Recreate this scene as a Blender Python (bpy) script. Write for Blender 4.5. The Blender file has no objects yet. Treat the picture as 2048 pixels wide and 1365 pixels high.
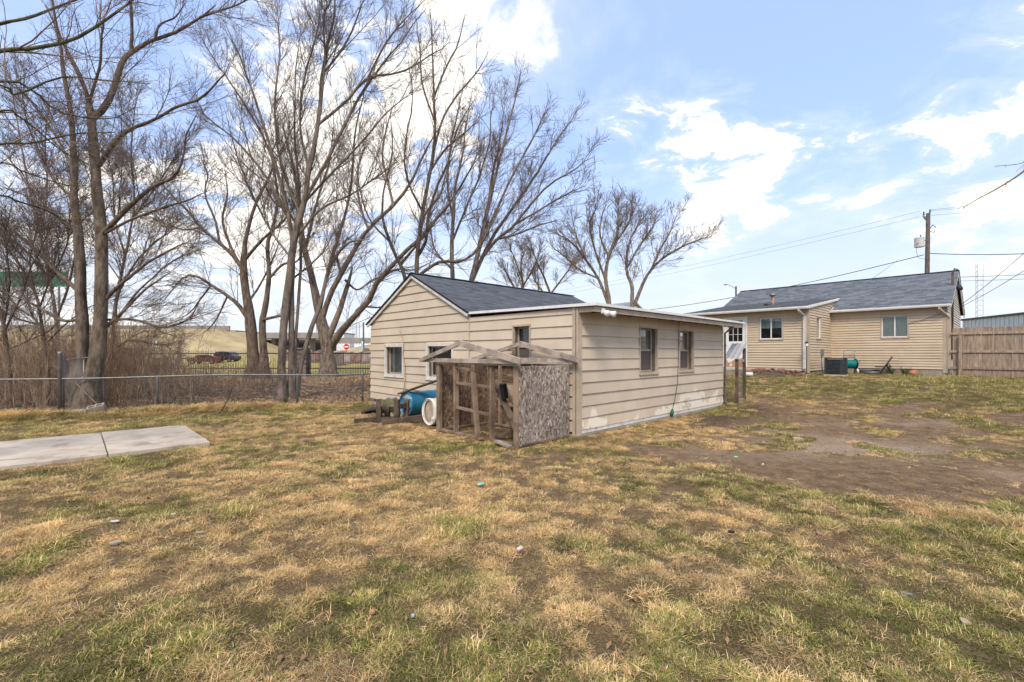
import bpy, math, random
import numpy as np
from mathutils import Vector

# ------------------------------------------------------------------ camera, sky, sun, exposure
SC = bpy.context.scene
COL = SC.collection
F, HOR, CAMZ = 900.0, 706.0, 1.47          # focal length in photo pixels, horizon row, eye height
cam = bpy.data.cameras.new('camera')
cam.sensor_width = 36.0
cam.lens = 36.0 * F / 2048.0
cam.shift_y = (HOR - 682.5) / 2048.0
cam.clip_start = 0.05
cam.clip_end = 3000.0
camo = bpy.data.objects.new('camera', cam)
COL.objects.link(camo)
camo.location = (0, 0, CAMZ)
camo.rotation_euler = (math.radians(90), 0, 0)
SC.camera = camo

SUN_DIR = Vector((-0.12, -0.76, 0.88)).normalized()
sun_el = math.asin(SUN_DIR.z)
sun_rot = math.atan2(SUN_DIR.x, SUN_DIR.y)
sl = bpy.data.lights.new('sun', 'SUN')
sl.energy = 1.5
sl.angle = math.radians(18)
sl.color = (1.0, 0.89, 0.74)
so = bpy.data.objects.new('sun', sl)
so.rotation_euler = SUN_DIR.to_track_quat('Z', 'Y').to_euler()
so.location = (-20, -30, 40)
COL.objects.link(so)

SC.view_settings.view_transform = 'Standard'
SC.view_settings.look = 'None'
SC.view_settings.gamma = 1.0
SC.view_settings.use_curve_mapping = False
SC.view_settings.exposure = 1.36
SC.render.engine = 'CYCLES'
SC.cycles.max_bounces = 6
SC.cycles.diffuse_bounces = 3
SC.cycles.glossy_bounces = 3
SC.cycles.transparent_max_bounces = 8
SC.cycles.use_denoising = True


class NT:
    """small helper round a node tree"""
    def __init__(s, tree):
        s.t = tree
        s.n = tree.nodes
        s.l = tree.links

    def node(s, typ, **kw):
        n = s.n.new(typ)
        for k, v in kw.items():
            setattr(n, k, v)
        return n

    def put(s, sock, v):
        if isinstance(v, bpy.types.NodeSocket):
            s.l.new(v, sock)
        elif v is not None:
            sock.default_value = v

    def math(s, op, a, b=None, c=None, clamp=False):
        n = s.node('ShaderNodeMath', operation=op, use_clamp=clamp)
        s.put(n.inputs[0], a)
        if b is not None:
            s.put(n.inputs[1], b)
        if c is not None:
            s.put(n.inputs[2], c)
        return n.outputs[0]

    def vmath(s, op, a, b=None):
        n = s.node('ShaderNodeVectorMath', operation=op)
        s.put(n.inputs[0], a)
        if b is not None:
            s.put(n.inputs[1], b)
        return n.outputs['Value'] if op in ('DOT_PRODUCT', 'LENGTH') else n.outputs[0]

    def mix(s, fac, a, b, blend='MIX'):
        n = s.node('ShaderNodeMix', data_type='RGBA', blend_type=blend)
        s.put(n.inputs[0], fac)
        s.put(n.inputs[6], a if isinstance(a, bpy.types.NodeSocket) else tuple(a) + (1,))
        s.put(n.inputs[7], b if isinstance(b, bpy.types.NodeSocket) else tuple(b) + (1,))
        return n.outputs[2]

    def noise(s, vec, scale, detail=4, rough=0.55, dist=0.0):
        n = s.node('ShaderNodeTexNoise')
        s.put(n.inputs['Vector'], vec)
        n.inputs['Scale'].default_value = scale
        n.inputs['Detail'].default_value = detail
        n.inputs['Roughness'].default_value = rough
        n.inputs['Distortion'].default_value = dist
        return n.outputs['Fac']

    def ramp(s, v, lo, hi, a=0.0, b=1.0):
        n = s.node('ShaderNodeMapRange', interpolation_type='SMOOTHSTEP')
        s.put(n.inputs['Value'], v)
        n.inputs['From Min'].default_value = lo
        n.inputs['From Max'].default_value = hi
        n.inputs['To Min'].default_value = a
        n.inputs['To Max'].default_value = b
        return n.outputs[0]

    def scale(s, vec, sc):
        n = s.node('ShaderNodeVectorMath', operation='MULTIPLY')
        s.put(n.inputs[0], vec)
        n.inputs[1].default_value = sc
        return n.outputs[0]


def pxdir(x, y):
    return Vector(((x - 1024) / F, 1.0, (HOR - y) / F)).normalized()


world = bpy.data.worlds.new('World')
SC.world = world
world.use_nodes = True
W = NT(world.node_tree)
W.n.clear()
sky = W.node('ShaderNodeTexSky', sky_type='NISHITA')
sky.sun_disc = False
sky.sun_elevation = sun_el
sky.sun_rotation = sun_rot
sky.air_density = 1.0
sky.dust_density = 1.2
sky.ozone_density = 1.6
dirv = W.node('ShaderNodeTexCoord').outputs['Generated']
sep = W.node('ShaderNodeSeparateXYZ')
W.put(sep.inputs[0], dirv)
zc = W.math('MAXIMUM', sep.outputs['Z'], 0.0)
den = W.math('ADD', zc, 0.22)
comb = W.node('ShaderNodeCombineXYZ')
W.put(comb.inputs[0], W.math('DIVIDE', sep.outputs['X'], den))
W.put(comb.inputs[1], W.math('DIVIDE', sep.outputs['Y'], den))
plane = comb.outputs[0]
n1 = W.noise(plane, 1.7, 10, 0.62, 0.3)
n3 = W.noise(plane, 4.5, 9, 0.62, 0.5)
rag = W.ramp(n3, .32, .68, .15, 1.5)
bank_sum = None
n2 = W.noise(W.scale(plane, (0.8, 1.5, 1.0)), 0.85, 5, 0.5, 0.5)
base = W.math('ADD', W.math('MULTIPLY', n1, 0.72), W.math('MULTIPLY', n2, 0.28))
# cloud banks of this particular sky: directions, angular size, strength
for (bx, by, sg, am) in [(1440, 275, 0.12, .15), (1320, 280, 0.10, .13), (1590, 330, 0.10, .14), (1500, 330, 0.08, .10), (1850, 280, 0.11, .11),
                         (1440, 445, 0.06, .14), (1240, 245, 0.06, .12), (560, 190, 0.24, .16), (520, 400, 0.18, .13),
                         (960, 110, 0.17, .10), (1960, 380, 0.12, .12), (800, 250, 0.16, .12), (2000, 20, 0.15, .10),
                         (60, 420, 0.2, .10), (1620, 60, 0.30, -.13), (1250, 110, 0.12, .04), (1100, 320, 0.12, -.05),
                         (330, 130, 0.14, -.10), (1700, 170, .14, -.06)]:
    dp = W.vmath('DOT_PRODUCT', dirv, tuple(pxdir(bx, by)))
    e = W.math('POWER', 2.718, W.math('DIVIDE', W.math('SUBTRACT', dp, 1.0), sg * sg / 2))
    if am < 0:
        base = W.math('ADD', base, W.math('MULTIPLY', e, am))
    else:
        e = W.math('MULTIPLY', e, am)
        bank_sum = e if bank_sum is None else W.math('ADD', bank_sum, e)
base = W.math('ADD', base, W.math('MULTIPLY', bank_sum, rag))
cloud = W.ramp(base, 0.535, 0.665)
thin = W.ramp(base, 0.42, 0.66, 0.0, 0.24)
cloud = W.math('MAXIMUM', cloud, thin)
low = W.ramp(sep.outputs['Z'], 0.0, 0.40, 0.90, 0.0)
skyc = W.node('ShaderNodeBackground')
W.put(skyc.inputs[0], W.mix(0.45, sky.outputs[0], (4.7, 6.3, 10.3)))
skyc.inputs[1].default_value = 0.070
clc = W.node('ShaderNodeBackground')
clc.inputs[0].default_value = (1.0, 0.965, 0.90, 1)
clc.inputs[1].default_value = 0.56
hzc = W.node('ShaderNodeBackground')
hzc.inputs[0].default_value = (0.90, 0.945, 1.0, 1)
hzc.inputs[1].default_value = 0.385
mh = W.node('ShaderNodeMixShader')
W.put(mh.inputs[0], low)
W.l.new(skyc.outputs[0], mh.inputs[1])
W.l.new(hzc.outputs[0], mh.inputs[2])
mx = W.node('ShaderNodeMixShader')
W.put(mx.inputs[0], cloud)
W.l.new(mh.outputs[0], mx.inputs[1])
W.l.new(clc.outputs[0], mx.inputs[2])
wo = W.node('ShaderNodeOutputWorld')
W.l.new(mx.outputs[0], wo.inputs[0])

# ------------------------------------------------------------------ geometry helpers
RNG = np.random.default_rng(7)
random.seed(7)
DV = np.array((0.717, 0.697)) / math.hypot(.717, .697)     # along the shed's side wall, away from the lens
UV = np.array((-DV[1], DV[0]))                             # along the shed's front wall, to the left
ANG = math.atan2(DV[1], DV[0])
ANGH = ANG - math.radians(2.0)                            # the house stands two degrees off the shed's grid
DVH = np.array((math.cos(ANGH), math.sin(ANGH)))
UVH = np.array((-DVH[1], DVH[0]))
P1 = np.array((1.14, 7.84))                                # near corner of the shed
HC = np.array((15.93, 16.50))                              # right corner of the house's rear wall


def P(x, y, d):
    """photo pixel + distance along the view axis -> point"""
    return np.array(((x - 1024) / F * d, d, CAMZ + (HOR - y) / F * d))


def smooth01(t):
    t = np.clip(t, 0, 1)
    return t * t * (3 - 2 * t)


def _hash(ix, iy, seed):
    h = (ix.astype(np.int64) * 374761393 + iy.astype(np.int64) * 668265263 + seed * 1442695041) & 0xffffffff
    h = ((h ^ (h >> 13)) * 1274126177) & 0xffffffff
    return ((h ^ (h >> 16)) & 0xffff) / 65535.0


def vnoise(x, y, s, seed=0):
    x = np.asarray(x, float) / s
    y = np.asarray(y, float) / s
    ix, iy = np.floor(x), np.floor(y)
    fx, fy = x - ix, y - iy
    fx, fy = fx * fx * (3 - 2 * fx), fy * fy * (3 - 2 * fy)
    a, b = _hash(ix, iy, seed), _hash(ix + 1, iy, seed)
    c, d = _hash(ix, iy + 1, seed), _hash(ix + 1, iy + 1, seed)
    return (a * (1 - fx) + b * fx) * (1 - fy) + (c * (1 - fx) + d * fx) * fy


def fbm(x, y, s, seed=0, o=4):
    t, a, n = 0, 1.0, 0
    for k in range(o):
        t = t + a * vnoise(x, y, s / 2 ** k, seed + 17 * k)
        n += a
        a *= .5
    return t / n


def ground_z(x, y, rough=True):
    x = np.asarray(x, float)
    y = np.asarray(y, float)
    g = x * DV[0] + y * DV[1]
    z = .62 * smooth01((g - 11.0) / 8.5)
    # a low bank of matted grass at the foot of the wire fence
    fd = (x + 8.98) * (-.4056) + (y - 11.4) * .914
    z = z + .13 * np.exp(-((fd + .75) / .55) ** 2) * smooth01((-x - 5.2) / 2.0) * (y < 16)
    if rough:
        near = np.exp(-(y / 14.0) ** 2)
        z = z + near * (.055 * (fbm(x, y, .9, 3, 3) - .5) + .05 * (fbm(x, y, .28, 5, 2) - .5))
    return z


def gz(x, y):
    return float(ground_z(np.array([x]), np.array([y]), False)[0])


def np_mesh(name, verts, faces):
    """verts (N,3), faces (M,k) all of one size"""
    verts = np.asarray(verts, np.float32)
    faces = np.asarray(faces, np.int32)
    me = bpy.data.meshes.new(name)
    k = faces.shape[1]
    me.vertices.add(len(verts))
    me.vertices.foreach_set('co', verts.ravel())
    me.loops.add(faces.size)
    me.loops.foreach_set('vertex_index', faces.ravel())
    me.polygons.add(len(faces))
    me.polygons.foreach_set('loop_start', np.arange(0, faces.size, k, dtype=np.int32))
    me.update(calc_edges=True)
    return me


def link(name, me, mat, parent=None, smooth=False):
    if smooth:
        me.polygons.foreach_set('use_smooth', np.ones(len(me.polygons), bool))
    o = bpy.data.objects.new(name, me)
    if mat is not None and not me.materials:
        me.materials.append(mat)
    COL.objects.link(o)
    if parent is not None:
        o.parent = parent
    return o


def poly(name, verts, faces, mat, parent=None, smooth=False):
    me = bpy.data.meshes.new(name)
    me.from_pydata([tuple(map(float, v)) for v in verts], [], faces)
    me.update()
    return link(name, me, mat, parent, smooth)


def thing(name, label, cat, loc=(0, 0, 0), rotz=0.0, group=None):
    o = bpy.data.objects.new(name, None)
    o.empty_display_size = .2
    COL.objects.link(o)
    o.location = tuple(map(float, loc))
    o.rotation_euler = (0, 0, rotz)
    return tag(o, label, cat, group)


def tag(o, label, cat, group=None):
    o['label'] = label
    o['category'] = cat
    if group:
        o['group'] = group
    return o


def struct(o):
    o['kind'] = 'structure'
    return o


def stuff(o, label=None, cat=None):
    o['kind'] = 'stuff'
    if label:
        o['label'] = label
    if cat:
        o['category'] = cat
    return o


BF = [(0, 3, 2, 1), (4, 5, 6, 7), (0, 1, 5, 4), (1, 2, 6, 5), (2, 3, 7, 6), (3, 0, 4, 7)]


class MB:
    """collects shapes and links them as one mesh"""
    def __init__(s):
        s.v, s.f = [], []

    def hexa(s, pts):
        n = len(s.v)
        s.v += [tuple(p) for p in pts]
        s.f += [tuple(n + i for i in q) for q in BF]
        return s

    def box(s, x0, x1, y0, y1, z0, z1):
        return s.hexa([(x0, y0, z0), (x1, y0, z0), (x1, y1, z0), (x0, y1, z0), (x0, y0, z1), (x1, y0, z1), (x1, y1, z1), (x0, y1, z1)])

    def beam(s, a, b, w, h, up=(0, 0, 1), bev=0.0):
        a, b, up = Vector(a), Vector(b), Vector(up)
        t = (b - a).normalized()
        sd = t.cross(up)
        if sd.length < 1e-4:
            sd = t.cross(Vector((1, 0, 0)))
        sd.normalize()
        u = sd.cross(t).normalized()
        sd, u = sd * w / 2, u * h / 2
        return s.hexa([a - sd - u, b - sd - u, b + sd - u, a + sd - u, a - sd + u, b - sd + u, b + sd + u, a + sd + u])

    def tube(s, pts, r, k=8, cap=True):
        pts = [Vector(p) for p in pts]
        rs = r if isinstance(r, (list, tuple)) else [r] * len(pts)
        n0 = len(s.v)
        ref = Vector((0.31, 0.22, 0.93))
        for i, p in enumerate(pts):
            t = (pts[min(i + 1, len(pts) - 1)] - pts[max(i - 1, 0)]).normalized()
            if abs(t.dot(ref)) > .97:
                ref = Vector((0.9, 0.1, 0.2))
            a = t.cross(ref).normalized()
            b = t.cross(a)
            for j in range(k):
                an = 2 * math.pi * j / k
                s.v.append(tuple(p + (a * math.cos(an) + b * math.sin(an)) * rs[i]))
        for i in range(len(pts) - 1):
            for j in range(k):
                q = n0 + i * k
                s.f.append((q + j, q + (j + 1) % k, q + k + (j + 1) % k, q + k + j))
        if cap:
            s.f.append(tuple(n0 + j for j in range(k))[::-1])
            e = n0 + (len(pts) - 1) * k
            s.f.append(tuple(e + j for j in range(k)))
        return s

    def prism(s, prof, x0, x1, axis='x'):
        """extrude a 2D outline"""
        n = len(s.v)
        m = len(prof)
        for xx in (x0, x1):
            for (a, b) in prof:
                s.v.append((xx, a, b) if axis == 'x' else ((a, xx, b) if axis == 'y' else (a, b, xx)))
        s.f.append(tuple(n + i for i in range(m))[::-1])
        s.f.append(tuple(n + m + i for i in range(m)))
        for i in range(m):
            j = (i + 1) % m
            s.f.append((n + i, n + j, n + m + j, n + m + i))
        return s

    def build(s, name, mat, parent=None, smooth=False, bevel=0.0):
        o = poly(name, s.v, s.f, mat, parent, smooth)
        if bevel:
            b = o.modifiers.new('bevel', 'BEVEL')
            b.width = bevel
            b.segments = 1
        return o


class Frame:
    """a wall plane in its thing's own space: along, up, out"""
    def __init__(s, org, a, o):
        s.org, s.a, s.o = Vector(org), Vector(a), Vector(o)

    def pt(s, a, z, o):
        return s.org + s.a * a + s.o * o + Vector((0, 0, z))

    def box(s, mb, a0, a1, z0, z1, o0, o1):
        return mb.hexa([s.pt(a0, z0, o0), s.pt(a1, z0, o0), s.pt(a1, z0, o1), s.pt(a0, z0, o1),
                        s.pt(a0, z1, o0), s.pt(a1, z1, o0), s.pt(a1, z1, o1), s.pt(a0, z1, o1)])


# ------------------------------------------------------------------ materials
MATS = {}


def mat(name, col, rough=.8, var=.15, scale=6.0, col2=None, bump=0.0, bscale=40.0, objrand=0.0, stretch=(1, 1, 1),
        coord='Object', spec=.3, metal=0.0, dirt=None, dirt_scale=2.0, dirt_thr=(.55, .7)):
    if name in MATS:
        return MATS[name]
    m = bpy.data.materials.new(name)
    m.use_nodes = True
    t = NT(m.node_tree)
    bs = t.n['Principled BSDF']
    if coord == 'World':
        vec = t.node('ShaderNodeNewGeometry').outputs['Position']
    else:
        vec = t.node('ShaderNodeTexCoord').outputs['Object']
    vec = t.scale(vec, stretch)
    if objrand:
        oi = t.node('ShaderNodeObjectInfo')
        ad = t.node('ShaderNodeVectorMath', operation='ADD')
        t.put(ad.inputs[0], vec)
        sc = t.node('ShaderNodeVectorMath', operation='SCALE')
        sc.inputs[0].default_value = (37.0, 19.0, 53.0)
        t.put(sc.inputs['Scale'], oi.outputs['Random'])
        t.put(ad.inputs[1], sc.outputs[0])
        vec = ad.outputs[0]
    nz = t.noise(vec, scale, 5, .6)
    c2 = col2 if col2 else tuple(c * (1 - 2 * var) for c in col)
    c1 = col if col2 else tuple(min(1, c * (1 + var)) for c in col)
    c = t.mix(t.ramp(nz, .3, .7), c1, c2)
    if dirt:
        dz = t.noise(vec, dirt_scale, 6, .65, .4)
        c = t.mix(t.ramp(dz, dirt_thr[0], dirt_thr[1], 0, .85), c, dirt)
    if objrand:
        k = t.math('ADD', t.math('MULTIPLY', oi.outputs['Random'], 2 * objrand), 1 - objrand)
        hv = t.node('ShaderNodeHueSaturation')
        t.put(hv.inputs['Color'], c)
        t.put(hv.inputs['Value'], k)
        c = hv.outputs[0]
    t.put(bs.inputs['Base Color'], c)
    bs.inputs['Roughness'].default_value = rough
    bs.inputs['Specular IOR Level'].default_value = spec
    bs.inputs['Metallic'].default_value = metal
    if bump:
        b = t.node('ShaderNodeBump')
        b.inputs['Strength'].default_value = bump
        b.inputs['Distance'].default_value = .02
        t.put(b.inputs['Height'], t.noise(vec, bscale, 4, .6))
        t.l.new(b.outputs[0], bs.inputs['Normal'])
    MATS[name] = m
    return m


def siding_mat(name, col, peel=False):
    m = bpy.data.materials.new(name)
    m.use_nodes = True
    t = NT(m.node_tree)
    bs = t.n['Principled BSDF']
    pos = t.node('ShaderNodeNewGeometry').outputs['Position']
    oi = t.node('ShaderNodeObjectInfo')
    nz = t.noise(pos, 1.3, 5, .6)
    c = t.mix(t.ramp(nz, .3, .75), tuple(k * 1.04 for k in col), (col[0] * .90, col[1] * .885, col[2] * .87))
    st = t.noise(t.scale(pos, (5, 5, .7)), 1.6, 5, .65)      # runs of grime down the boards
    c = t.mix(t.ramp(st, .58, .82, 0, .30), c, (.33, .26, .18))
    sp = t.noise(pos, 26, 3, .6)
    c = t.mix(t.ramp(sp, .66, .74, 0, .28), c, (.25, .20, .15))
    rough = .62
    if peel:
        sepp = t.node('ShaderNodeSeparateXYZ')
        t.put(sepp.inputs[0], pos)
        a = t.noise(t.scale(pos, (1.0, 1.0, 1.5)), 1.25, 6, .62, .5)
        hgt = t.math('MULTIPLY', t.math('SUBTRACT', .34, sepp.outputs['Z']), .46)
        hgt = t.math('ADD', hgt, t.ramp(sepp.outputs['X'], 2.6, 4.6, -.02, .06))
        msk = t.ramp(t.math('ADD', a, hgt), .545, .562)
        c = t.mix(msk, c, (.66, .59, .47))
    k = t.math('ADD', t.math('MULTIPLY', oi.outputs['Random'], .09), .955)
    hv = t.node('ShaderNodeHueSaturation')
    t.put(hv.inputs['Color'], c)
    t.put(hv.inputs['Value'], k)
    t.put(bs.inputs['Base Color'], hv.outputs[0])
    bs.inputs['Roughness'].default_value = rough
    bs.inputs['Specular IOR Level'].default_value = .25
    b = t.node('ShaderNodeBump')
    b.inputs['Strength'].default_value = .12
    b.inputs['Distance'].default_value = .01
    t.put(b.inputs['Height'], t.noise(pos, 30, 4, .6))
    t.l.new(b.outputs[0], bs.inputs['Normal'])
    return m


def glass_mat(name, tint, gl=.35):
    m = bpy.data.materials.new(name)
    m.use_nodes = True
    t = NT(m.node_tree)
    t.n.clear()
    tr = t.node('ShaderNodeBsdfTransparent')
    tr.inputs[0].default_value = tint + (1,)
    g = t.node('ShaderNodeBsdfGlossy')
    g.inputs['Roughness'].default_value = .03
    g.inputs[0].default_value = (.8, .85, .9, 1)
    lw = t.node('ShaderNodeLayerWeight')
    lw.inputs[0].default_value = .12
    mxs = t.node('ShaderNodeMixShader')
    t.put(mxs.inputs[0], t.math('ADD', t.math('MULTIPLY', lw.outputs['Fresnel'], .8), gl * .14, clamp=True))
    t.l.new(tr.outputs[0], mxs.inputs[1])
    t.l.new(g.outputs[0], mxs.inputs[2])
    o = t.node('ShaderNodeOutputMaterial')
    t.l.new(mxs.outputs[0], o.inputs[0])
    return m


M_SID = siding_mat('shed_siding', (.545, .455, .340))
M_SIDP = siding_mat('shed_siding_peeling', (.52, .435, .328), True)
M_HSID = siding_mat('house_siding', (.515, .410, .288))
M_CORE = mat('wall_core', (.30, .25, .19))
M_TRIM = mat('beige_trim', (.44, .355, .26), .6, .08, 4)
M_WHITE = mat('white_paint', (.72, .70, .66), .5, .05, 5, dirt=(.42, .38, .32), dirt_thr=(.56, .8))
M_OLDW = mat('old_white_trim', (.62, .58, .52), .65, .08, 9, dirt=(.33, .28, .22), dirt_thr=(.52, .72), dirt_scale=6)
M_BROWNJ = mat('brown_jamb', (.155, .112, .078), .6, .15, 8)
M_DARK = mat('dark_interior', (.035, .033, .032), .9)
M_SCREEN = mat('window_screen', (.105, .088, .078), .8, .1, 20)
M_FROST = mat('dull_glass_back', (.36, .345, .31), .6, .2, 3)
M_CURTAIN = mat('curtain', (.42, .44, .36), .9, .15, 9, stretch=(6, 6, .4), coord='World')
M_BLIND = mat('pale_curtain', (.50, .52, .44), .9, .2, 3, stretch=(5, 5, .5), coord='World')
M_GLASS = glass_mat('glass', (.75, .78, .78))
M_GLASSD = glass_mat('glass_dim', (.55, .55, .53), .6)
M_LUMB = mat('weathered_lumber', (.235, .165, .112), .85, .25, 3, stretch=(1, 1, 1), bump=.4, bscale=30, objrand=.14,
             dirt=(.10, .07, .05), dirt_scale=7, dirt_thr=(.58, .75))
M_LUMBG = mat('grey_lumber', (.355, .290, .235), .85, .2, 4, bump=.4, bscale=40, objrand=.10, dirt=(.16, .125, .10), dirt_scale=9, dirt_thr=(.56, .74))
M_LUMBD = mat('dark_lumber', (.115, .082, .058), .9, .3, 4, bump=.5, bscale=30, objrand=.15)
M_CONC = mat('concrete', (.52, .435, .335), .9, .10, 2.2, bump=.25, bscale=60, dirt=(.27, .205, .14), dirt_scale=2.5, dirt_thr=(.48, .70), objrand=.05)
M_CONCD = mat('grey_concrete', (.29, .245, .195), .9, .15, 3, bump=.3, bscale=40, dirt=(.14, .12, .10))
M_GALV = mat('galvanised_steel', (.225, .225, .22), .5, .12, 12, metal=.5, spec=.4)
M_ALU = mat('aluminium_sheet', (.36, .36, .365), .6, .08, 6, metal=.1)
M_IRON = mat('rusty_iron', (.045, .032, .028), .8, .3, 10)
M_BLUE = mat('blue_plastic', (.010, .135, .235), .32, .12, 3, spec=.5, dirt=(.10, .15, .17), dirt_scale=4, dirt_thr=(.60, .75))
M_BLUEL = mat('faded_blue_plastic', (.055, .225, .335), .45, .12, 4)
M_DRUMW = mat('white_plastic', (.66, .62, .53), .45, .08, 5, dirt=(.33, .25, .16), dirt_scale=5, dirt_thr=(.55, .75))
M_BLACK = mat('black_rubber', (.017, .017, .018), .6, .2, 5)
M_BLKM = mat('black_metal', (.020, .020, .021), .4, .2, 8)
M_CHAR = mat('charcoal_metal', (.035, .038, .042), .45, .15, 8)
M_TEAL = mat('teal_hose', (.006, .20, .20), .4, .15, 20)
M_POT = mat('terracotta', (.42, .17, .10), .85, .15, 8)
M_RUST = mat('rusty_pipe', (.36, .27, .18), .7, .2, 8, dirt=(.20, .07, .03), dirt_scale=6, dirt_thr=(.48, .62))
M_POLE = mat('pole_wood', (.115, .092, .075), .9, .25, 4, stretch=(6, 6, .6), bump=.5, bscale=20)
M_CABLE = mat('cable', (.03, .03, .032), .7)
M_BRICK = mat('old_brick', (.26, .125, .085), .9, .25, 9, bump=.3, bscale=60, objrand=.25)
M_SIGNW = mat('sign_white', (.7, .7, .7), .5, .03)
M_RED = mat('sign_red', (.52, .02, .02), .4, .05)
M_GREENS = mat('sign_green', (.035, .155, .105), .5, .1, 2)
M_CARR = mat('dark_red_car', (.10, .012, .014), .25, .05, spec=.6)
M_CARG = mat('dark_grey_car', (.035, .028, .032), .25, .05, spec=.6)
M_TYRE = mat('tyre', (.012, .012, .012), .8)
M_STONE = mat('pillar_stone', (.20, .165, .14), .9, .25, 6, bump=.5, bscale=25)
M_GRAV = mat('memorial_stone', (.23, .15, .13), .6, .25, 3, objrand=.4)
M_METB = mat('metal_cladding', (.47, .52, .57), .45, .05, 2)
M_FENCE = mat('fence_cedar', (.325, .235, .165), .85, .2, 3, stretch=(8, 8, .8), bump=.3, bscale=12, objrand=.16,
              dirt=(.15, .105, .075), dirt_scale=2.0, dirt_thr=(.56, .75))


def osb_mat(name, a, b, c_):
    m = bpy.data.materials.new(name)
    m.use_nodes = True
    t = NT(m.node_tree)
    bs = t.n['Principled BSDF']
    vec = t.node('ShaderNodeTexCoord').outputs['Object']
    nn = t.node('ShaderNodeTexNoise')
    t.put(nn.inputs['Vector'], vec)
    nn.inputs['Scale'].default_value = 4
    wob = t.node('ShaderNodeMix', data_type='VECTOR')
    wob.inputs[0].default_value = .02
    t.put(wob.inputs[4], vec)
    t.put(wob.inputs[5], nn.outputs['Color'])
    # strands in several directions
    out = None
    for k, (sc, rot) in enumerate([(33, .5), (27, 1.4), (38, 2.4)]):
        mp = t.node('ShaderNodeMapping')
        t.put(mp.inputs[0], wob.outputs[1])
        mp.inputs['Rotation'].default_value = (rot, rot * .7, rot)
        mp.inputs['Scale'].default_value = (1, .32, .6)
        v = t.node('ShaderNodeTexVoronoi')
        v.inputs['Scale'].default_value = sc
        t.put(v.inputs['Vector'], mp.outputs[0])
        sp = t.node('ShaderNodeSeparateColor')
        t.put(sp.inputs[0], v.outputs['Color'])
        out = sp.outputs[0] if out is None else t.mix(t.ramp(sp.outputs[1], .45, .55), out, sp.outputs[0])
    nzz = t.noise(vec, 1.5, 4, .6)
    c1 = t.mix(t.ramp(out, .0, .75), b, a)
    c1 = t.mix(t.ramp(out, .82, .97), c1, c_)
    c1 = t.mix(t.ramp(nzz, .35, .7, 0, .45), c1, tuple(q * .55 for q in b))
    t.put(bs.inputs['Base Color'], c1)
    bs.inputs['Roughness'].default_value = .9
    bs.inputs['Specular IOR Level'].default_value = .15
    bp = t.node('ShaderNodeBump')
    bp.inputs['Strength'].default_value = .6
    bp.inputs['Distance'].default_value = .01
    t.put(bp.inputs['Height'], out)
    t.l.new(bp.outputs[0], bs.inputs['Normal'])
    return m


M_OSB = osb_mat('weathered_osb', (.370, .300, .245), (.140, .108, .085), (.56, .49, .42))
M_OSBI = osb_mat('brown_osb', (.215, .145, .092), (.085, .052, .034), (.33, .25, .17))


def bark_mat(name, a, b, sc=9):
    m = bpy.data.materials.new(name)
    m.use_nodes = True
    t = NT(m.node_tree)
    bs = t.n['Principled BSDF']
    pos = t.node('ShaderNodeNewGeometry').outputs['Position']
    st = t.scale(pos, (1, 1, .28))
    n = t.noise(st, sc, 6, .65)
    g = t.noise(pos, 1.1, 3, .5)
    c = t.mix(t.ramp(n, .32, .68), b, a)
    c = t.mix(t.ramp(g, .45, .7, 0, .45), c, (a[0] * .95, a[1] * 1.02, a[2] * .9))
    t.put(bs.inputs['Base Color'], c)
    bs.inputs['Roughness'].default_value = .9
    bs.inputs['Specular IOR Level'].default_value = .15
    bp = t.node('ShaderNodeBump')
    bp.inputs['Strength'].default_value = 1.0
    bp.inputs['Distance'].default_value = .06
    t.put(bp.inputs['Height'], t.noise(st, sc * 2.2, 5, .65))
    t.l.new(bp.outputs[0], bs.inputs['Normal'])
    return m


M_BARK = bark_mat('bark', (.215, .165, .125), (.062, .043, .031))
M_BARKG = bark_mat('grey_bark', (.260, .205, .165), (.085, .062, .047))
M_TWIG = mat('twig', (.175, .128, .100), .9, .25, 2, coord='World')
M_TWIGR = mat('twig_reddish', (.215, .145, .105), .9, .25, 2, coord='World')
M_TWIGS = mat('dry_stem', (.37, .265, .170), .9, .3, 3, coord='World')


def shingle_mat(name, a, b):
    m = bpy.data.materials.new(name)
    m.use_nodes = True
    t = NT(m.node_tree)
    bs = t.n['Principled BSDF']
    at = t.node('ShaderNodeAttribute', attribute_name='tab')
    pos = t.node('ShaderNodeNewGeometry').outputs['Position']
    c = t.mix(at.outputs['Fac'], a, b)
    c = t.mix(t.ramp(t.noise(pos, 90, 3, .6), .35, .7, 0, .35), c, (.22, .23, .25))
    c = t.mix(t.ramp(t.noise(pos, .9, 4, .6), .5, .8, 0, .3), c, (.10, .105, .11))
    t.put(bs.inputs['Base Color'], c)
    bs.inputs['Roughness'].default_value = .95
    bs.inputs['Specular IOR Level'].default_value = .2
    return m


M_SHING = shingle_mat('asphalt_shingle', (.072, .082, .100), (.165, .180, .205))
M_SHINGD = shingle_mat('asphalt_shingle_dark', (.050, .058, .070), (.105, .115, .132))


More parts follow.
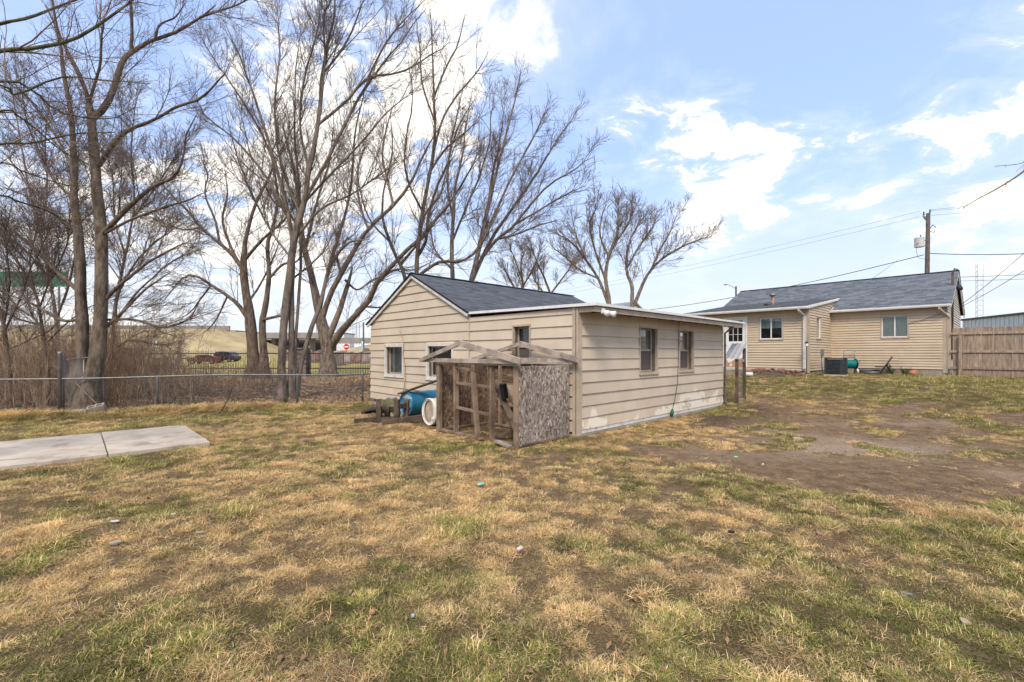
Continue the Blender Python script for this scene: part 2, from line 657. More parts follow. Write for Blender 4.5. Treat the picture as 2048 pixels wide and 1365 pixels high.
def shingles(parent, org, along, up, L, S, m, expo=.14, w=.30, seed=1, name='shingles'):
    """courses of overlapping tabs laid on a slope; org = eave corner"""
    rng = np.random.default_rng(seed)
    org, along, up = np.array(org, float), np.array(along, float), np.array(up, float)
    nrm = np.cross(along, up)
    if nrm[2] < 0:
        nrm = -nrm
    V, Fc, T = [], [], []
    rows = int(math.ceil(S / expo))
    for r in range(rows):
        b0, b1 = r * expo, min(S, (r + 1) * expo + .01)
        x = -rng.uniform(0, w)
        while x < L:
            ww = rng.uniform(.55, 1.35) * w
            x0, x1 = max(0, x), min(L, x + ww - .004)
            x += ww
            if x1 <= x0:
                continue
            h = rng.uniform(.008, .013)
            jit = rng.uniform(-.012, .004)
            n = len(V)
            lo0 = org + along * x0 + up * (b0 + jit)
            lo1 = org + along * x1 + up * (b0 + jit)
            hi0 = org + along * x0 + up * b1
            hi1 = org + along * x1 + up * b1
            V += [lo0, lo1, lo0 + nrm * h, lo1 + nrm * h, hi1 + nrm * .002, hi0 + nrm * .002]
            Fc += [(n, n + 1, n + 3, n + 2), (n + 2, n + 3, n + 4, n + 5)]
            v = rng.uniform(0, 1)
            T += [v, v]
    me = np_mesh(name, np.array(V), np.array(Fc))
    a = me.attributes.new('tab', 'FLOAT', 'FACE')
    a.data.foreach_set('value', np.array(T, np.float32))
    return stuff(link(name, me, m, parent))


def siding(fr, a0, a1, z0, z1, expo, m, parent, openings=(), top=None, thick=.027, joints=True, seed=0, tilt=None, name='siding_board'):
    """lapped boards, one object each.  top(a)->height clips under a gable; openings = (a0,a1,z0,z1)"""
    rng = random.Random(seed)
    n = int(math.ceil((z1 - z0) / expo))
    for i in range(n):
        zb, zt = z0 + i * expo, min(z0 + (i + 1) * expo, z1)
        L, R, Lt, Rt = a0, a1, a0, a1
        if top:
            cells = np.linspace(a0, a1, 401)
            hh = np.array([top(c) for c in cells])
            okb, okt = cells[hh >= zb + .012], cells[hh >= zt]
            if len(okb) < 3:
                continue
            L, R = okb[0], okb[-1]
            if len(okt) >= 2:
                Lt, Rt = okt[0], okt[-1]
            else:
                zt = hh.max() - .005
                Lt = Rt = cells[hh.argmax()]
                Rt += .01
        spans = [(L, R, zb, zt, Lt, Rt)]
        for (oa0, oa1, oz0, oz1) in openings:
            new = []
            for (l, r, b, t_, lt, rt) in spans:
                if oz1 <= b + .002 or oz0 >= t_ - .002 or oa1 <= l or oa0 >= r:
                    new.append((l, r, b, t_, lt, rt))
                    continue
                if oa0 > l + .01:
                    new.append((l, oa0, b, t_, lt, oa0))
                if oa1 < r - .01:
                    new.append((oa1, r, b, t_, oa1, rt))
                c0, c1 = max(l, oa0), min(r, oa1)
                if oz1 < t_ - .01:
                    new.append((c0, c1, oz1, t_, c0, c1))
                if oz0 > b + .01:
                    new.append((c0, c1, b, oz0, c0, c1))
            spans = new
        out = []
        for s in spans:
            l, r, b, t_, lt, rt = s
            if joints and r - l > 2.2 and (not top or rt - lt > 2.0):
                j = max(l, lt) + (min(r, rt) - max(l, lt)) * rng.uniform(.25, .75)
                out += [(l, j - .002, b, t_, lt, j - .002), (j + .002, r, b, t_, j + .002, rt)]
            else:
                out.append(s)
        for (l, r, b, t_, lt, rt) in out:
            w0, w1 = rng.uniform(-.005, .004), rng.uniform(-.005, .004)
            sl = (lambda a, z: z + (tilt(a, z) if tilt else 0.0))
            th = thick * (1.0)
            o_t = thick * (zb + expo - t_) / expo * .8 + .002
            pts = [fr.pt(l, sl(l, b) - .008, -.02), fr.pt(r, sl(r, b) - .008, -.02), fr.pt(r, sl(r, b) - .008 + w1, th + w1), fr.pt(l, sl(l, b) - .008 + w0, th + w0),
                   fr.pt(lt, sl(lt, t_) + .004, -.02), fr.pt(rt, sl(rt, t_) + .004, -.02), fr.pt(rt, sl(rt, t_), o_t), fr.pt(lt, sl(lt, t_), o_t)]
            MB().hexa(pts).build(name, m, parent)


def window(fr, a0, a1, z0, z1, parent, casing, jamb, frame_m, kind, name='window', depth=.10, cw=.05, sill=True, back=None, lower=None):
    """opening with casing, jamb, sash and panes. kind: single, hung, slider"""
    w = bpy.data.objects.new(name, None)
    COL.objects.link(w)
    w.parent = parent
    mb = MB()
    for (x0, x1, y0, y1) in ((a0, a1, z1 - cw, z1), (a0, a1, z0, z0 + cw), (a0, a0 + cw, z0 + cw, z1 - cw), (a1 - cw, a1, z0 + cw, z1 - cw)):
        fr.box(mb, x0, x1, y0, y1, -.02, .034)
    mb.build('casing', casing, w)
    i0, i1, j0, j1 = a0 + cw, a1 - cw, z0 + cw, z1 - cw
    jt = .012
    mb = MB()
    fr.box(mb, i0 - jt, i0, j0, j1, -depth, -.021)
    fr.box(mb, i1, i1 + jt, j0, j1, -depth, -.021)
    fr.box(mb, i0 - jt, i1 + jt, j1, j1 + jt, -depth, -.021)
    fr.box(mb, i0 - jt, i1 + jt, j0 - jt, j0, -depth, -.021)
    mb.build('jamb', jamb, w)
    if sill:
        mb = MB()
        fr.box(mb, a0 - .015, a1 + .015, z0 - .022, z0 - .001, -.02, .05)
        mb.build('sill', casing, w)
    fw = .035 if kind != 'slider' else .03
    mb = MB()
    fr.box(mb, i0 + .001, i1 - .001, j0 + .001, j0 + fw, -depth + .002, -depth + .03)
    fr.box(mb, i0 + .001, i1 - .001, j1 - fw, j1 - .001, -depth + .002, -depth + .03)
    fr.box(mb, i0 + .001, i0 + fw, j0 + fw, j1 - fw, -depth + .002, -depth + .03)
    fr.box(mb, i1 - fw, i1 - .001, j0 + fw, j1 - fw, -depth + .002, -depth + .03)
    am, zm = (i0 + i1) / 2, (j0 + j1) / 2
    if kind == 'hung':
        fr.box(mb, i0 + fw, i1 - fw, zm - .02, zm + .02, -depth + .002, -depth + .034)
    if kind == 'slider':
        fr.box(mb, am - .02, am + .02, j0 + fw, j1 - fw, -depth + .002, -depth + .034)
    mb.build('sash', frame_m, w)
    cells = [(i0, i1, j0, j1)]
    if kind == 'hung':
        cells = [(i0, i1, zm, j1), (i0, i1, j0, zm)]
    if kind == 'slider':
        cells = [(i0, am, j0, j1), (am, i1, j0, j1)]
    for q, (x0, x1, y0, y1) in enumerate(cells):
        mb = MB()
        fr.box(mb, x0 + .006, x1 - .006, y0 + .006, y1 - .006, -depth + .010, -depth + .014)
        mm = M_GLASS
        if kind == 'hung' and q == 1 and lower is not None:
            mm = lower
        mb.build('pane', mm, w)
    mb = MB()
    fr.box(mb, i0, i1, j0, j1, -depth - .012, -depth - .006)
    mb.build('curtain' if back in (M_CURTAIN, M_BLIND) else 'room_shade', back or M_DARK, w)
    return w


# ------------------------------------------------------------------ ground
def in_poly(x, y, pts):
    ins = np.zeros(x.shape, bool)
    n = len(pts)
    for i in range(n):
        x0, y0 = pts[i]
        x1, y1 = pts[(i + 1) % n]
        c = ((y0 > y) != (y1 > y)) & (x < (x1 - x0) * (y - y0) / (y1 - y0 + 1e-9) + x0)
        ins ^= c
    return ins


def poly_soft(x, y, pts, soft):
    """1 inside, falling to 0 over soft metres outside"""
    d = np.full(x.shape, 1e9)
    n = len(pts)
    for i in range(n):
        a, b = np.array(pts[i]), np.array(pts[(i + 1) % n])
        ab = b - a
        t = np.clip(((x - a[0]) * ab[0] + (y - a[1]) * ab[1]) / (ab @ ab), 0, 1)
        d = np.minimum(d, np.hypot(x - a[0] - t * ab[0], y - a[1] - t * ab[1]))
    d = np.where(in_poly(x, y, pts), -d, d)
    return smooth01(.5 - d / (2 * soft))


DIRT = [(1.75, 7.35), (2.0, 6.5), (2.75, 5.45), (3.3, 4.95), (4.4, 4.6), (6.5, 4.35), (9.5, 4.7), (13.5, 6.5), (13.0, 9.3), (10.6, 11.0), (8.2, 11.6),
        (6.9, 12.6), (5.9, 11.9)]
WORN = [(-.6, 6.7), (-.5, 5.0), (.4, 3.9), (1.6, 4.0), (2.9, 4.9), (2.2, 6.4), (1.2, 7.3)]


def masks(x, y):
    """bare soil, leaf litter (behind the wire fence), green share; all 0..1"""
    wx = x + 1.1 * (fbm(x, y, 1.3, 21, 4) - .5)
    wy = y + 1.1 * (fbm(x, y, 1.3, 22, 4) - .5)
    soil = poly_soft(wx, wy, DIRT, .35) * (1 - .85 * smooth01((fbm(x, y, .7, 31, 4) - .465) / .12) * smooth01((y - 5.0) / 2.5))
    soil = np.maximum(soil, poly_soft(wx, wy, WORN, .7) * (.10 + .48 * smooth01((fbm(x, y, .30, 44, 3) - .45) / .2)))
    spots = smooth01((fbm(x, y, .55, 41, 4) - .60) / .10) * (.35 + .65 * vnoise(x, y, .12, 43))
    soil = np.maximum(soil, .50 * spots * (y < 13))
    fd = (x + 8.98) * (-.4056) + (y - 11.4) * .914          # + = beyond the wire fence
    beyond = smooth01((fd + .12 + .5 * (fbm(x, y, .7, 51, 3) - .5)) / .3)
    beyond = beyond * (x < -1.0)
    litter = beyond * smooth01((28.5 - y) / 1.5)
    g = .55 * fbm(x, y, 1.7, 61, 3) + .45 * fbm(x, y, .42, 62, 3)
    green = smooth01((g - .405) / .20)
    house = smooth01((x * DV[0] + y * DV[1] - 13.0) / 3.0) * (x > -1)
    green = np.maximum(green, house * smooth01((g - .27) / .2) * .95)
    return soil, litter, green


def axis(lo, hi, n, c, s):
    """samples packed round c, thinning outwards"""
    a, b = math.asinh((lo - c) / s), math.asinh((hi - c) / s)
    return c + s * np.sinh(np.linspace(a, b, n))


gx = axis(-1500, 1500, 340, 0, 4.0)
gy = axis(-40, 2200, 340, 3.5, 2.8)
GX, GY = np.meshgrid(gx, gy)
GZ = ground_z(GX, GY)
nx, ny = len(gx), len(gy)
ii = np.arange(nx * ny).reshape(ny, nx)
quads = np.stack([ii[:-1, :-1], ii[:-1, 1:], ii[1:, 1:], ii[1:, :-1]], -1).reshape(-1, 4)
gme = np_mesh('ground', np.stack([GX.ravel(), GY.ravel(), GZ.ravel()], -1), quads)
pale = np.exp(-(((GX - 5.0) * .75 + (GY - 6.9) * .2) / 1.25) ** 2 - ((GY - 6.9 - .12 * (GX - 5)) / .62) ** 2) + .7 * np.exp(-((GX - 4.4) / .9) ** 2 - ((GY - 8.6) / .5) ** 2)
pale = np.clip(pale * (.4 + 1.3 * fbm(GX, GY, .5, 95, 4)), 0, 1)
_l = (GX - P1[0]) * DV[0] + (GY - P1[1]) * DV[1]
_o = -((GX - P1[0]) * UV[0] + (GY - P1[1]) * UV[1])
dark_earth = np.exp(-((_o - .75) / .75) ** 2) * smooth01((_l - .6) / 1.2) * smooth01((7.4 - _l) / 1.5)  # soil coloured darker in a patchy strip along the shed's side wall
dark_earth = np.clip(dark_earth * (.35 + 1.3 * fbm(GX, GY, .5, 96, 4)), 0, 1)
for nm, arr in zip(('soil', 'litter', 'green', 'pale', 'dark_earth'), masks(GX.ravel(), GY.ravel()) + (pale.ravel(), dark_earth.ravel())):
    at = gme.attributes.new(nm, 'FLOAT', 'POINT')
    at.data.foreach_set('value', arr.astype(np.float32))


def ground_mat():
    m = bpy.data.materials.new('ground')
    m.use_nodes = True
    t = NT(m.node_tree)
    bs = t.n['Principled BSDF']
    pos = t.node('ShaderNodeNewGeometry').outputs['Position']

    def att(n):
        return t.node('ShaderNodeAttribute', attribute_name=n).outputs['Fac']
    fine = t.noise(pos, 75, 6, .72)
    mid = t.noise(pos, 5.5, 5, .62)
    # matted straw over earth
    straw = t.mix(t.ramp(fine, .30, .68), (.075, .050, .028), (.33, .225, .115))
    grn = t.mix(t.ramp(fine, .3, .7), (.040, .038, .014), (.16, .140, .048))
    gm = t.math('MULTIPLY', att('green'), t.ramp(mid, .35, .62, .15, .85))
    lawn = t.mix(gm, straw, grn)
    earth = t.mix(t.ramp(mid, .3, .7), (.145, .088, .047), (.290, .190, .107))
    earth = t.mix(t.ramp(t.noise(pos, 60, 5, .7), .45, .75, 0, .6), earth, (.42, .31, .205))
    earth = t.mix(t.ramp(t.noise(pos, .6, 4, .6), .52, .72, 0, .75), earth, (.43, .31, .205))
    earth = t.mix(t.math('MULTIPLY', att('pale'), .8), earth, t.mix(t.ramp(fine, .3, .7), (.34, .245, .165), (.56, .43, .31)))
    earth = t.mix(t.math('MULTIPLY', att('dark_earth'), .85), earth, t.mix(t.ramp(fine, .3, .7), (.055, .036, .024), (.125, .085, .055)))
    sm = t.ramp(t.math('ADD', att('soil'), t.math('MULTIPLY', t.math('SUBTRACT', fine, .5), .55)), .38, .62)
    c = t.mix(sm, lawn, earth)
    leaf = t.mix(t.ramp(fine, .30, .66), (.125, .080, .048), (.42, .28, .16))
    leaf = t.mix(t.ramp(t.noise(pos, 1.3, 4, .6), .45, .7, 0, .55), leaf, (.36, .255, .145))
    c = t.mix(att('litter'), c, leaf)
    # the mown field beyond the iron fence
    sp = t.node('ShaderNodeSeparateXYZ')
    t.put(sp.inputs[0], pos)
    far = t.ramp(sp.outputs['Y'], 28.0, 29.5)
    fld = t.mix(t.ramp(t.noise(pos, .8, 5, .6), .3, .7), (.33, .29, .085), (.46, .37, .15))
    c = t.mix(far, c, fld)
    t.put(bs.inputs['Base Color'], c)
    bs.inputs['Roughness'].default_value = 1.0
    bs.inputs['Specular IOR Level'].default_value = .08
    b = t.node('ShaderNodeBump')
    b.inputs['Strength'].default_value = 1.0
    b.inputs['Distance'].default_value = .05
    t.put(b.inputs['Height'], t.math('ADD', t.noise(pos, 22, 6, .7), t.math('MULTIPLY', t.noise(pos, 90, 3, .6), .4)))
    t.l.new(b.outputs[0], bs.inputs['Normal'])
    return m


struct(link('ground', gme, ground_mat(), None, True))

# ------------------------------------------------------------------ garden shed (gabled half + flat lean-to)
M_EAVE = mat('eave_board', (.42, .345, .26), .65, .1, 5, dirt=(.20, .15, .11), dirt_scale=3, dirt_thr=(.55, .75))
M_SASH = mat('tan_sash', (.36, .30, .225), .6, .1, 8)
SL, SW, GT = 6.5, 7.61, 2.97            # side length, front width, where the gable begins
RIDGE_T, RIDGE_Z, EAVE_Z = 5.29, 3.47, 2.34
shed = thing('garden_shed', 'beige lap-sided shed with grey gable roof, flat lean-to and peeling paint', 'shed', (P1[0], P1[1], 0), ANG)
fr_side = Frame((0, 0, 0), (1, 0, 0), (0, -1, 0))
fr_front = Frame((0, 0, 0), (0, 1, 0), (-1, 0, 0))


def gable(a):
    k = (RIDGE_Z - EAVE_Z) / (RIDGE_T - GT)
    return RIDGE_Z - .03 - k * abs(a - RIDGE_T) if a >= GT else 0


mb = MB()
mb.box(.13, SL - .02, .13, SW - .13, .0, 2.24)
mb.build('inner_wall', M_CORE, shed)
mb = MB()
mb.prism([(GT + .13, 2.24), (SW - .13, 2.24), (RIDGE_T, RIDGE_Z - .12)], .13, SL - .1)
mb.build('gable_core', M_CORE, shed)
mb = MB()
mb.box(-.06, SL + .05, -.07, SW + .02, -.12, .035)
mb.box(.06, SL - .02, .06, SW - .06, .036, .12)
mb.build('foundation', M_CONCD, shed)
ops_side = [(2.04, 2.80, 1.03, 2.02), (3.82, 4.60, 1.03, 2.02)]
siding(fr_side, .085, SL - .04, .125, 2.20, .2075, M_SIDP, shed, ops_side, seed=3)
mb = MB()
fr_side.box(mb, .09, SL - .05, .045, .118, -.02, .016)
mb.build('base_board', M_OLDW, shed)
ops_f1 = [(1.10, 1.60, 1.16, 2.02)]
siding(fr_front, .085, GT - .012, .09, 2.25, .2075, M_SID, shed, ops_f1, seed=4)
ops_f2 = [(5.74, 6.76, .82, 1.70), (3.55, 4.67, .82, 1.70)]
siding(fr_front, GT + .012, SW, .10, 3.6, .2075, M_SID, shed, ops_f2, top=gable, seed=5,
       tilt=lambda a, z: .045 * max(0, (a - 4.2) / 3.4) * max(0, 1.15 - z))
mb = MB()
fr_front.box(mb, .0, .084, .03, 2.26, -.02, .036)
fr_side.box(mb, -.036, .084, .03, 2.26, -.0195, .036)
mb.build('corner_board', M_TRIM, shed)
mb = MB()
fr_front.box(mb, GT - .010, GT + .010, .1, 2.3, -.02, .030)
mb.build('seam_strip', M_TRIM, shed)
window(fr_side, *ops_side[0], shed, M_EAVE, M_BROWNJ, M_SASH, 'hung', back=M_FROST, lower=M_SCREEN, cw=.035, depth=.12)
window(fr_side, *ops_side[1], shed, M_EAVE, M_BROWNJ, M_SASH, 'hung', back=M_FROST, lower=M_SCREEN, cw=.035, depth=.12)
window(fr_front, *ops_f1[0], shed, M_EAVE, M_BROWNJ, M_SASH, 'hung', back=M_SCREEN, lower=M_SCREEN, cw=.035, depth=.12)
window(fr_front, *ops_f2[0], shed, M_OLDW, M_BROWNJ, M_EAVE, 'single', back=M_FROST, cw=.07, depth=.12)
window(fr_front, *ops_f2[1], shed, M_OLDW, M_BROWNJ, M_EAVE, 'single', back=M_SCREEN, cw=.07, depth=.12)
# lean-to roof
mb = MB()
mb.hexa([(-.05, -.38, 2.255), (SL + .40, -.38, 2.255), (SL + .40, GT + .05, 2.31), (-.05, GT + .05, 2.31),
         (-.05, -.38, 2.30), (SL + .40, -.38, 2.30), (SL + .40, GT + .05, 2.36), (-.05, GT + .05, 2.36)])
mb.build('lean_to_roof', mat('roll_roofing', (.10, .105, .11), .9, .2, 8), shed)
mb = MB()
mb.beam((-.06, -.42, 2.285), (SL + .42, -.42, 2.285), .035, .045)
mb.beam((-.065, -.44, 2.285), (-.065, GT + .02, 2.345), .025, .05)
mb.build('drip_edge', M_WHITE, shed)
mb = MB()
mb.beam((-.02, -.375, 2.205), (SL + .36, -.375, 2.205), .03, .085)
mb.beam((SL + .345, -.36, 2.21), (SL + .345, -.02, 2.21), .03, .085)
mb.beam((.0, -.36, 2.21), (.0, -.03, 2.21), .03, .085)
mb.build('fascia', M_EAVE, shed)
for i, xx in enumerate(np.arange(.4, 6.7, .61)):
    MB().box(xx, xx + .04, -.36, -.02, 2.185, 2.25).build('rafter_tail', M_BROWNJ, shed)
# gable roof
slope = Vector((0, RIDGE_T - GT, RIDGE_Z - EAVE_Z)).normalized()
for side in (0, 1):
    y0 = GT - .02 if side == 0 else SW + .13
    sgn = 1 if side == 0 else -1
    k = (RIDGE_Z - EAVE_Z) / (RIDGE_T - GT)
    zz = RIDGE_Z - k * abs(y0 - RIDGE_T)
    up = Vector((0, sgn * (RIDGE_T - GT), RIDGE_Z - EAVE_Z)).normalized()
    S = math.hypot(abs(y0 - RIDGE_T), RIDGE_Z - zz)
    nr = Vector((1, 0, 0)).cross(up)
    nr = nr if nr.z > 0 else -nr
    a = Vector((-.085, y0, zz))
    b = a + Vector((SL + .165, 0, 0))
    th = nr * .035
    MB().hexa([a, b, b + up * S, a + up * S, a + th, b + th, b + up * S + th, a + up * S + th]).build('roof_deck', M_DARK, shed)
    shingles(shed, a + th + nr * .003 + Vector((-.02, 0, 0)) - up * .02, (1, 0, 0), up, SL + .22, S + .02, M_SHINGD, seed=11 + side)
    mb = MB()
    a2 = Vector((-.060, y0, zz)) - nr * .055
    mb.beam(a2 + nr * .018, a2 + up * S + nr * .018, .03, .062, up=nr)
    mb.build('rake_board', M_OLDW, shed)
mb = MB()
mb.beam((-.12, RIDGE_T, RIDGE_Z + .048), (SL + .10, RIDGE_T, RIDGE_Z + .048), .20, .016)
mb.build('ridge_cap', mat('ridge_shingle', (.115, .125, .14), .95, .15, 9), shed)
# downspout at the far end of the side wall, cable down the side
MB().tube([(SL - .02, -.30, 2.19), (SL - .02, -.18, 2.10), (SL - .01, -.055, 2.0), (SL - .01, -.055, .14), (SL + .02, -.12, .07), (SL + .10, -.62, .05)], .028, 8).build('downspout', M_GALV, shed, True)
crd = thing('extension_cord', 'black cord hanging down the shed side between two windows to a green plug', 'cord', (P1[0], P1[1], 0), ANG)
pts = [(3.74, -.06, 2.2), (3.745, -.045, 1.8), (3.735, -.045, 1.3), (3.70, -.045, .8), (3.58, -.045, .45), (3.42, -.06, .20), (3.33, -.09, .12)]
MB().tube(pts, .006, 5).build('cable', M_CABLE, crd, True)
MB().tube([(3.30, -.09, .06), (3.33, -.09, .12), (3.345, -.09, .18), (3.35, -.088, .205)], [.035, .045, .03, .012], 8).build('plug', mat('green_plastic', (.01, .10, .05), .4), crd, True)
lt = thing('flood_light', 'white twin-head flood light under the near corner of the shed eave', 'flood light', (P1[0] + .0, P1[1], 0), ANG)
MB().box(.14, .24, -.42, -.39, 2.135, 2.225).build('mount', M_WHITE, lt, bevel=.006)
for q in (-.07, .07):
    MB().tube([(.19 + q * .4, -.43, 2.17), (.19 + q, -.47, 2.15), (.19 + q * 1.5, -.56, 2.125), (.19 + q * 1.55, -.575, 2.12)], [.022, .03, .056, .05], 10).build('lamp_head', M_WHITE, lt, True)
# dry vine up the gable wall
vn = tag(MB().tube([(-.10, 5.62, .35), (-.065, 5.60, .8), (-.05, 5.63, 1.15), (-.06, 5.72, 1.45), (-.05, 5.70, 1.7), (-.05, 5.80, 1.95), (-.05, 5.93, 2.12)],
                   [.013, .012, .011, .010, .009, .007, .004], 6).build('dead_vine', M_TWIGS, None, True), 'single dead vine climbing the gable wall between two white-framed windows', 'vine')
vn.location = (P1[0], P1[1], 0)
vn.rotation_euler = (0, 0, ANG)


def sw(x, y, z=0.0):
    """shed space -> world"""
    return Vector((P1[0] + DV[0] * x + UV[0] * y, P1[1] + DV[1] * x + UV[1] * y, z))


# kennel frame at the far end of the shed
kn = thing('kennel_frame', 'grey timber mesh frame under a tilted corrugated sheet at the shed end', 'kennel', sw(SL + .12, -.30, gz(*sw(SL + .12, -.30)[:2])), ANG)
for (xx, yy) in ((.05, 0), (.62, 0), (.05, .7), (.62, .7)):
    MB().box(xx - .045, xx + .045, yy - .03, yy + .03, -.03, 1.22 if xx < .3 else 1.52).build('post', M_LUMBD, kn)
MB().beam((.09, -.0, .07), (.58, 0, .07), .04, .10).build('rail', M_LUMBG, kn)
MB().beam((.09, .0, 1.17), (.58, 0, 1.17), .04, .07).build('rail', M_LUMBG, kn)
mb = MB()
for i in range(14):
    mb.tube([(.08 + i * .037, .005, .1), (.08 + i * .037, .005, 1.25)], .0015, 3)
for i in range(30):
    mb.tube([(.08, .005, .12 + i * .038), (.59, .005, .12 + i * .038)], .0015, 3)
stuff(mb.build('wire_mesh', M_GALV, kn))
prof = []
for i in range(13):
    prof.append((i * .032 - .08, .012 * math.cos(i * math.pi / 2)))
V, Fc = [], []
for i, (a, h) in enumerate(prof):
    for (xx, zz) in ((-.06, 1.24), (.60, 1.66)):
        V += [(xx, a, zz + h), (xx, a, zz + h - .004)]
for i in range(len(prof) - 1):
    q = i * 4
    Fc += [(q, q + 2, q + 6, q + 4), (q + 1, q + 5, q + 7, q + 3)]
poly('roof_sheet', V, Fc, M_ALU, kn)

# ------------------------------------------------------------------ broken timber playhouse in front of the shed
PH = np.array(sw(-1.40, .09)[:2])
ph = thing('playhouse_frame', 'broken timber playhouse frame with two bare roof trusses and weathered chipboard side', 'playhouse', (PH[0], PH[1], 0), ANG)
LX, LY, HZ = 1.27, 2.14, 1.26
# chipboard skins
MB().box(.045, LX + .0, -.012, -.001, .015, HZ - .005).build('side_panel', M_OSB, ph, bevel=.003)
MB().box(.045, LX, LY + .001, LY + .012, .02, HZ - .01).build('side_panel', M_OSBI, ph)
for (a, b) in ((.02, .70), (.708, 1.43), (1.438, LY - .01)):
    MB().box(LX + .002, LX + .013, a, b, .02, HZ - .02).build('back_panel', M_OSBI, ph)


def bm(name, a, b, w=.038, h=.089, m=None, up=(0, 0, 1), par=None):
    return MB().beam(a, b, w, h, up).build(name, m or M_LUMB, par or ph, bevel=.003)


# sills
bm('sill_plate', (.045, LY, .03), (.045, 1.30, .03), .089, .038)
bm('sill_plate', (.045, 1.28, .025), (.03, .86, .02), .089, .038)
bm('sill_plate', (.05, .62, .03), (.05, .12, .03), .089, .038)
bm('sill_plate', (.09, .03, .03), (LX, .03, .03), .089, .038)
bm('sill_plate', (.09, LY - .05, .03), (LX, LY - .05, .03), .089, .038)
bm('sill_plate', (LX - .05, .08, .03), (LX - .05, LY - .1, .03), .089, .038)
# corner posts, front studs, side and back studs
for (x, y, d_) in ((.0, .035, 1), (.0, LY - .035, 1)):
    bm('corner_post', (x + .02, y, -.01), (x + .02, y, HZ), .089, .04, up=(1, 0, 0))
    bm('corner_post', (x + .062, y, .05), (x + .062, y, HZ - .02), .075, .038, up=(1, 0, 0))
for yy in (1.60, .62):
    bm('stud', (.045, yy, .045), (.045, yy, HZ), .04, .089, up=(1, 0, 0))
bm('leaning_stud', (.0, .93, .0), (-.03, 1.02, 1.14), .045, .085, up=(1, 0, 0))
bm('door_head', (-.01, .99, 1.155), (.03, 1.60, 1.225), .04, .05)
bm('rung', (.05, 1.60, .93), (.05, .62, .90), .038, .05)
bm('rung', (.05, 1.60, .49), (.05, .62, .44), .038, .05)
for yy in (.35, .8, 1.25, 1.7):
    bm('stud', (LX - .045, yy, .045), (LX - .045, yy, HZ - .01), .04, .08, up=(1, 0, 0))
for xx in (.45, .85):
    bm('stud', (xx, LY - .045, .045), (xx, LY - .045, HZ), .04, .08, up=(0, 1, 0))
    bm('stud', (xx, .048, .045), (xx, .048, HZ), .04, .08, up=(0, 1, 0))
bm('rung', (LX - .06, 1.25, .85), (LX - .06, 1.7, .85), .038, .05)
bm('rung', (LX - .06, 1.25, .45), (LX - .06, 1.7, .45), .038, .05)
# boards leaning and lying inside
bm('loose_board', (.26, .16, .05), (.40, .95, .98), .035, .11, M_LUMBD, up=(1, -.3, 0))
bm('loose_board', (.36, .12, .05), (.62, .80, .90), .035, .12, M_LUMB, up=(1, -.3, 0))
bm('loose_board', (.30, .25, .13), (.75, .85, .17), .12, .04, M_LUMB)
bm('loose_board', (.25, .75, .05), (.50, .45, .20), .10, .04, M_LUMBD)
bm('loose_board', (-.10, .04, .035), (-.05, .40, .055), .09, .035, M_LUMBG)
bm('loose_board', (.28, .62, .95), (.34, .62, .70), .09, .09, M_BLKM)
# plates and trusses
bm('top_plate', (.04, -.0, HZ + .02), (.04, LY, HZ + .02), .09, .036, M_LUMBG)
bm('top_plate', (LX - .04, .0, HZ + .02), (LX - .04, LY, HZ + .02), .09, .036, M_LUMBG)
bm('top_plate', (.09, .03, HZ - .02), (LX - .09, .03, HZ - .02), .08, .03, M_LUMB)
for (xx, y0, y1, ap, z_) in ((-.03, -.17, 2.66, 1.35, 1.295), (LX + .03, -.27, 2.70, 1.19, 1.30)):
    tr = bpy.data.objects.new('roof_truss', None)
    COL.objects.link(tr)
    tr.parent = ph
    bm('chord', (xx, y0 + .1, z_ + .035), (xx, y1, z_ + .035), .04, .075, M_LUMBG, par=tr)
    bm('rafter', (xx - .042, y0 + .02, z_ + .045), (xx - .042, ap - .01, z_ + .345), .04, .10, M_LUMBG, par=tr)
    bm('rafter', (xx - .042, y1 - .10, z_ + .03), (xx - .042, ap + .01, z_ + .335), .04, .075, M_LUMBG, par=tr)

# ------------------------------------------------------------------ barrels, stand and scrap beside it


def drum(name, label, base, yaw, L, r, body_m, face_m, parts, zc=None):
    """drum lying on its side; local +x runs from the open face to the back"""
    o = thing(name, label, 'barrel', base, yaw)
    prof = [(0, r * .955), (.012, r * 1.0), (.05, r * 1.0), (.065, r * .975), (L * .30, r * .985), (L * .33, r * 1.01), (L * .36, r * .985),
            (L * .64, r * .985), (L * .67, r * 1.01), (L * .70, r * .985), (L - .065, r * .97), (L - .05, r), (L - .012, r), (L, r * .95)]
    k = 40
    V, Fc = [], []
    for (x, rr) in prof:
        for j in range(k):
            an = 2 * math.pi * j / k
            V.append((x, math.cos(an) * rr, r + math.sin(an) * rr))
    for i in range(len(prof) - 1):
        for j in range(k):
            q = i * k
            Fc.append((q + j, q + (j + 1) % k, q + k + (j + 1) % k, q + k + j))
    Fc.append(tuple((len(prof) - 1) * k + j for j in range(k)))
    poly('body', V, Fc, body_m, o, True)
    parts(o, r)
    return o


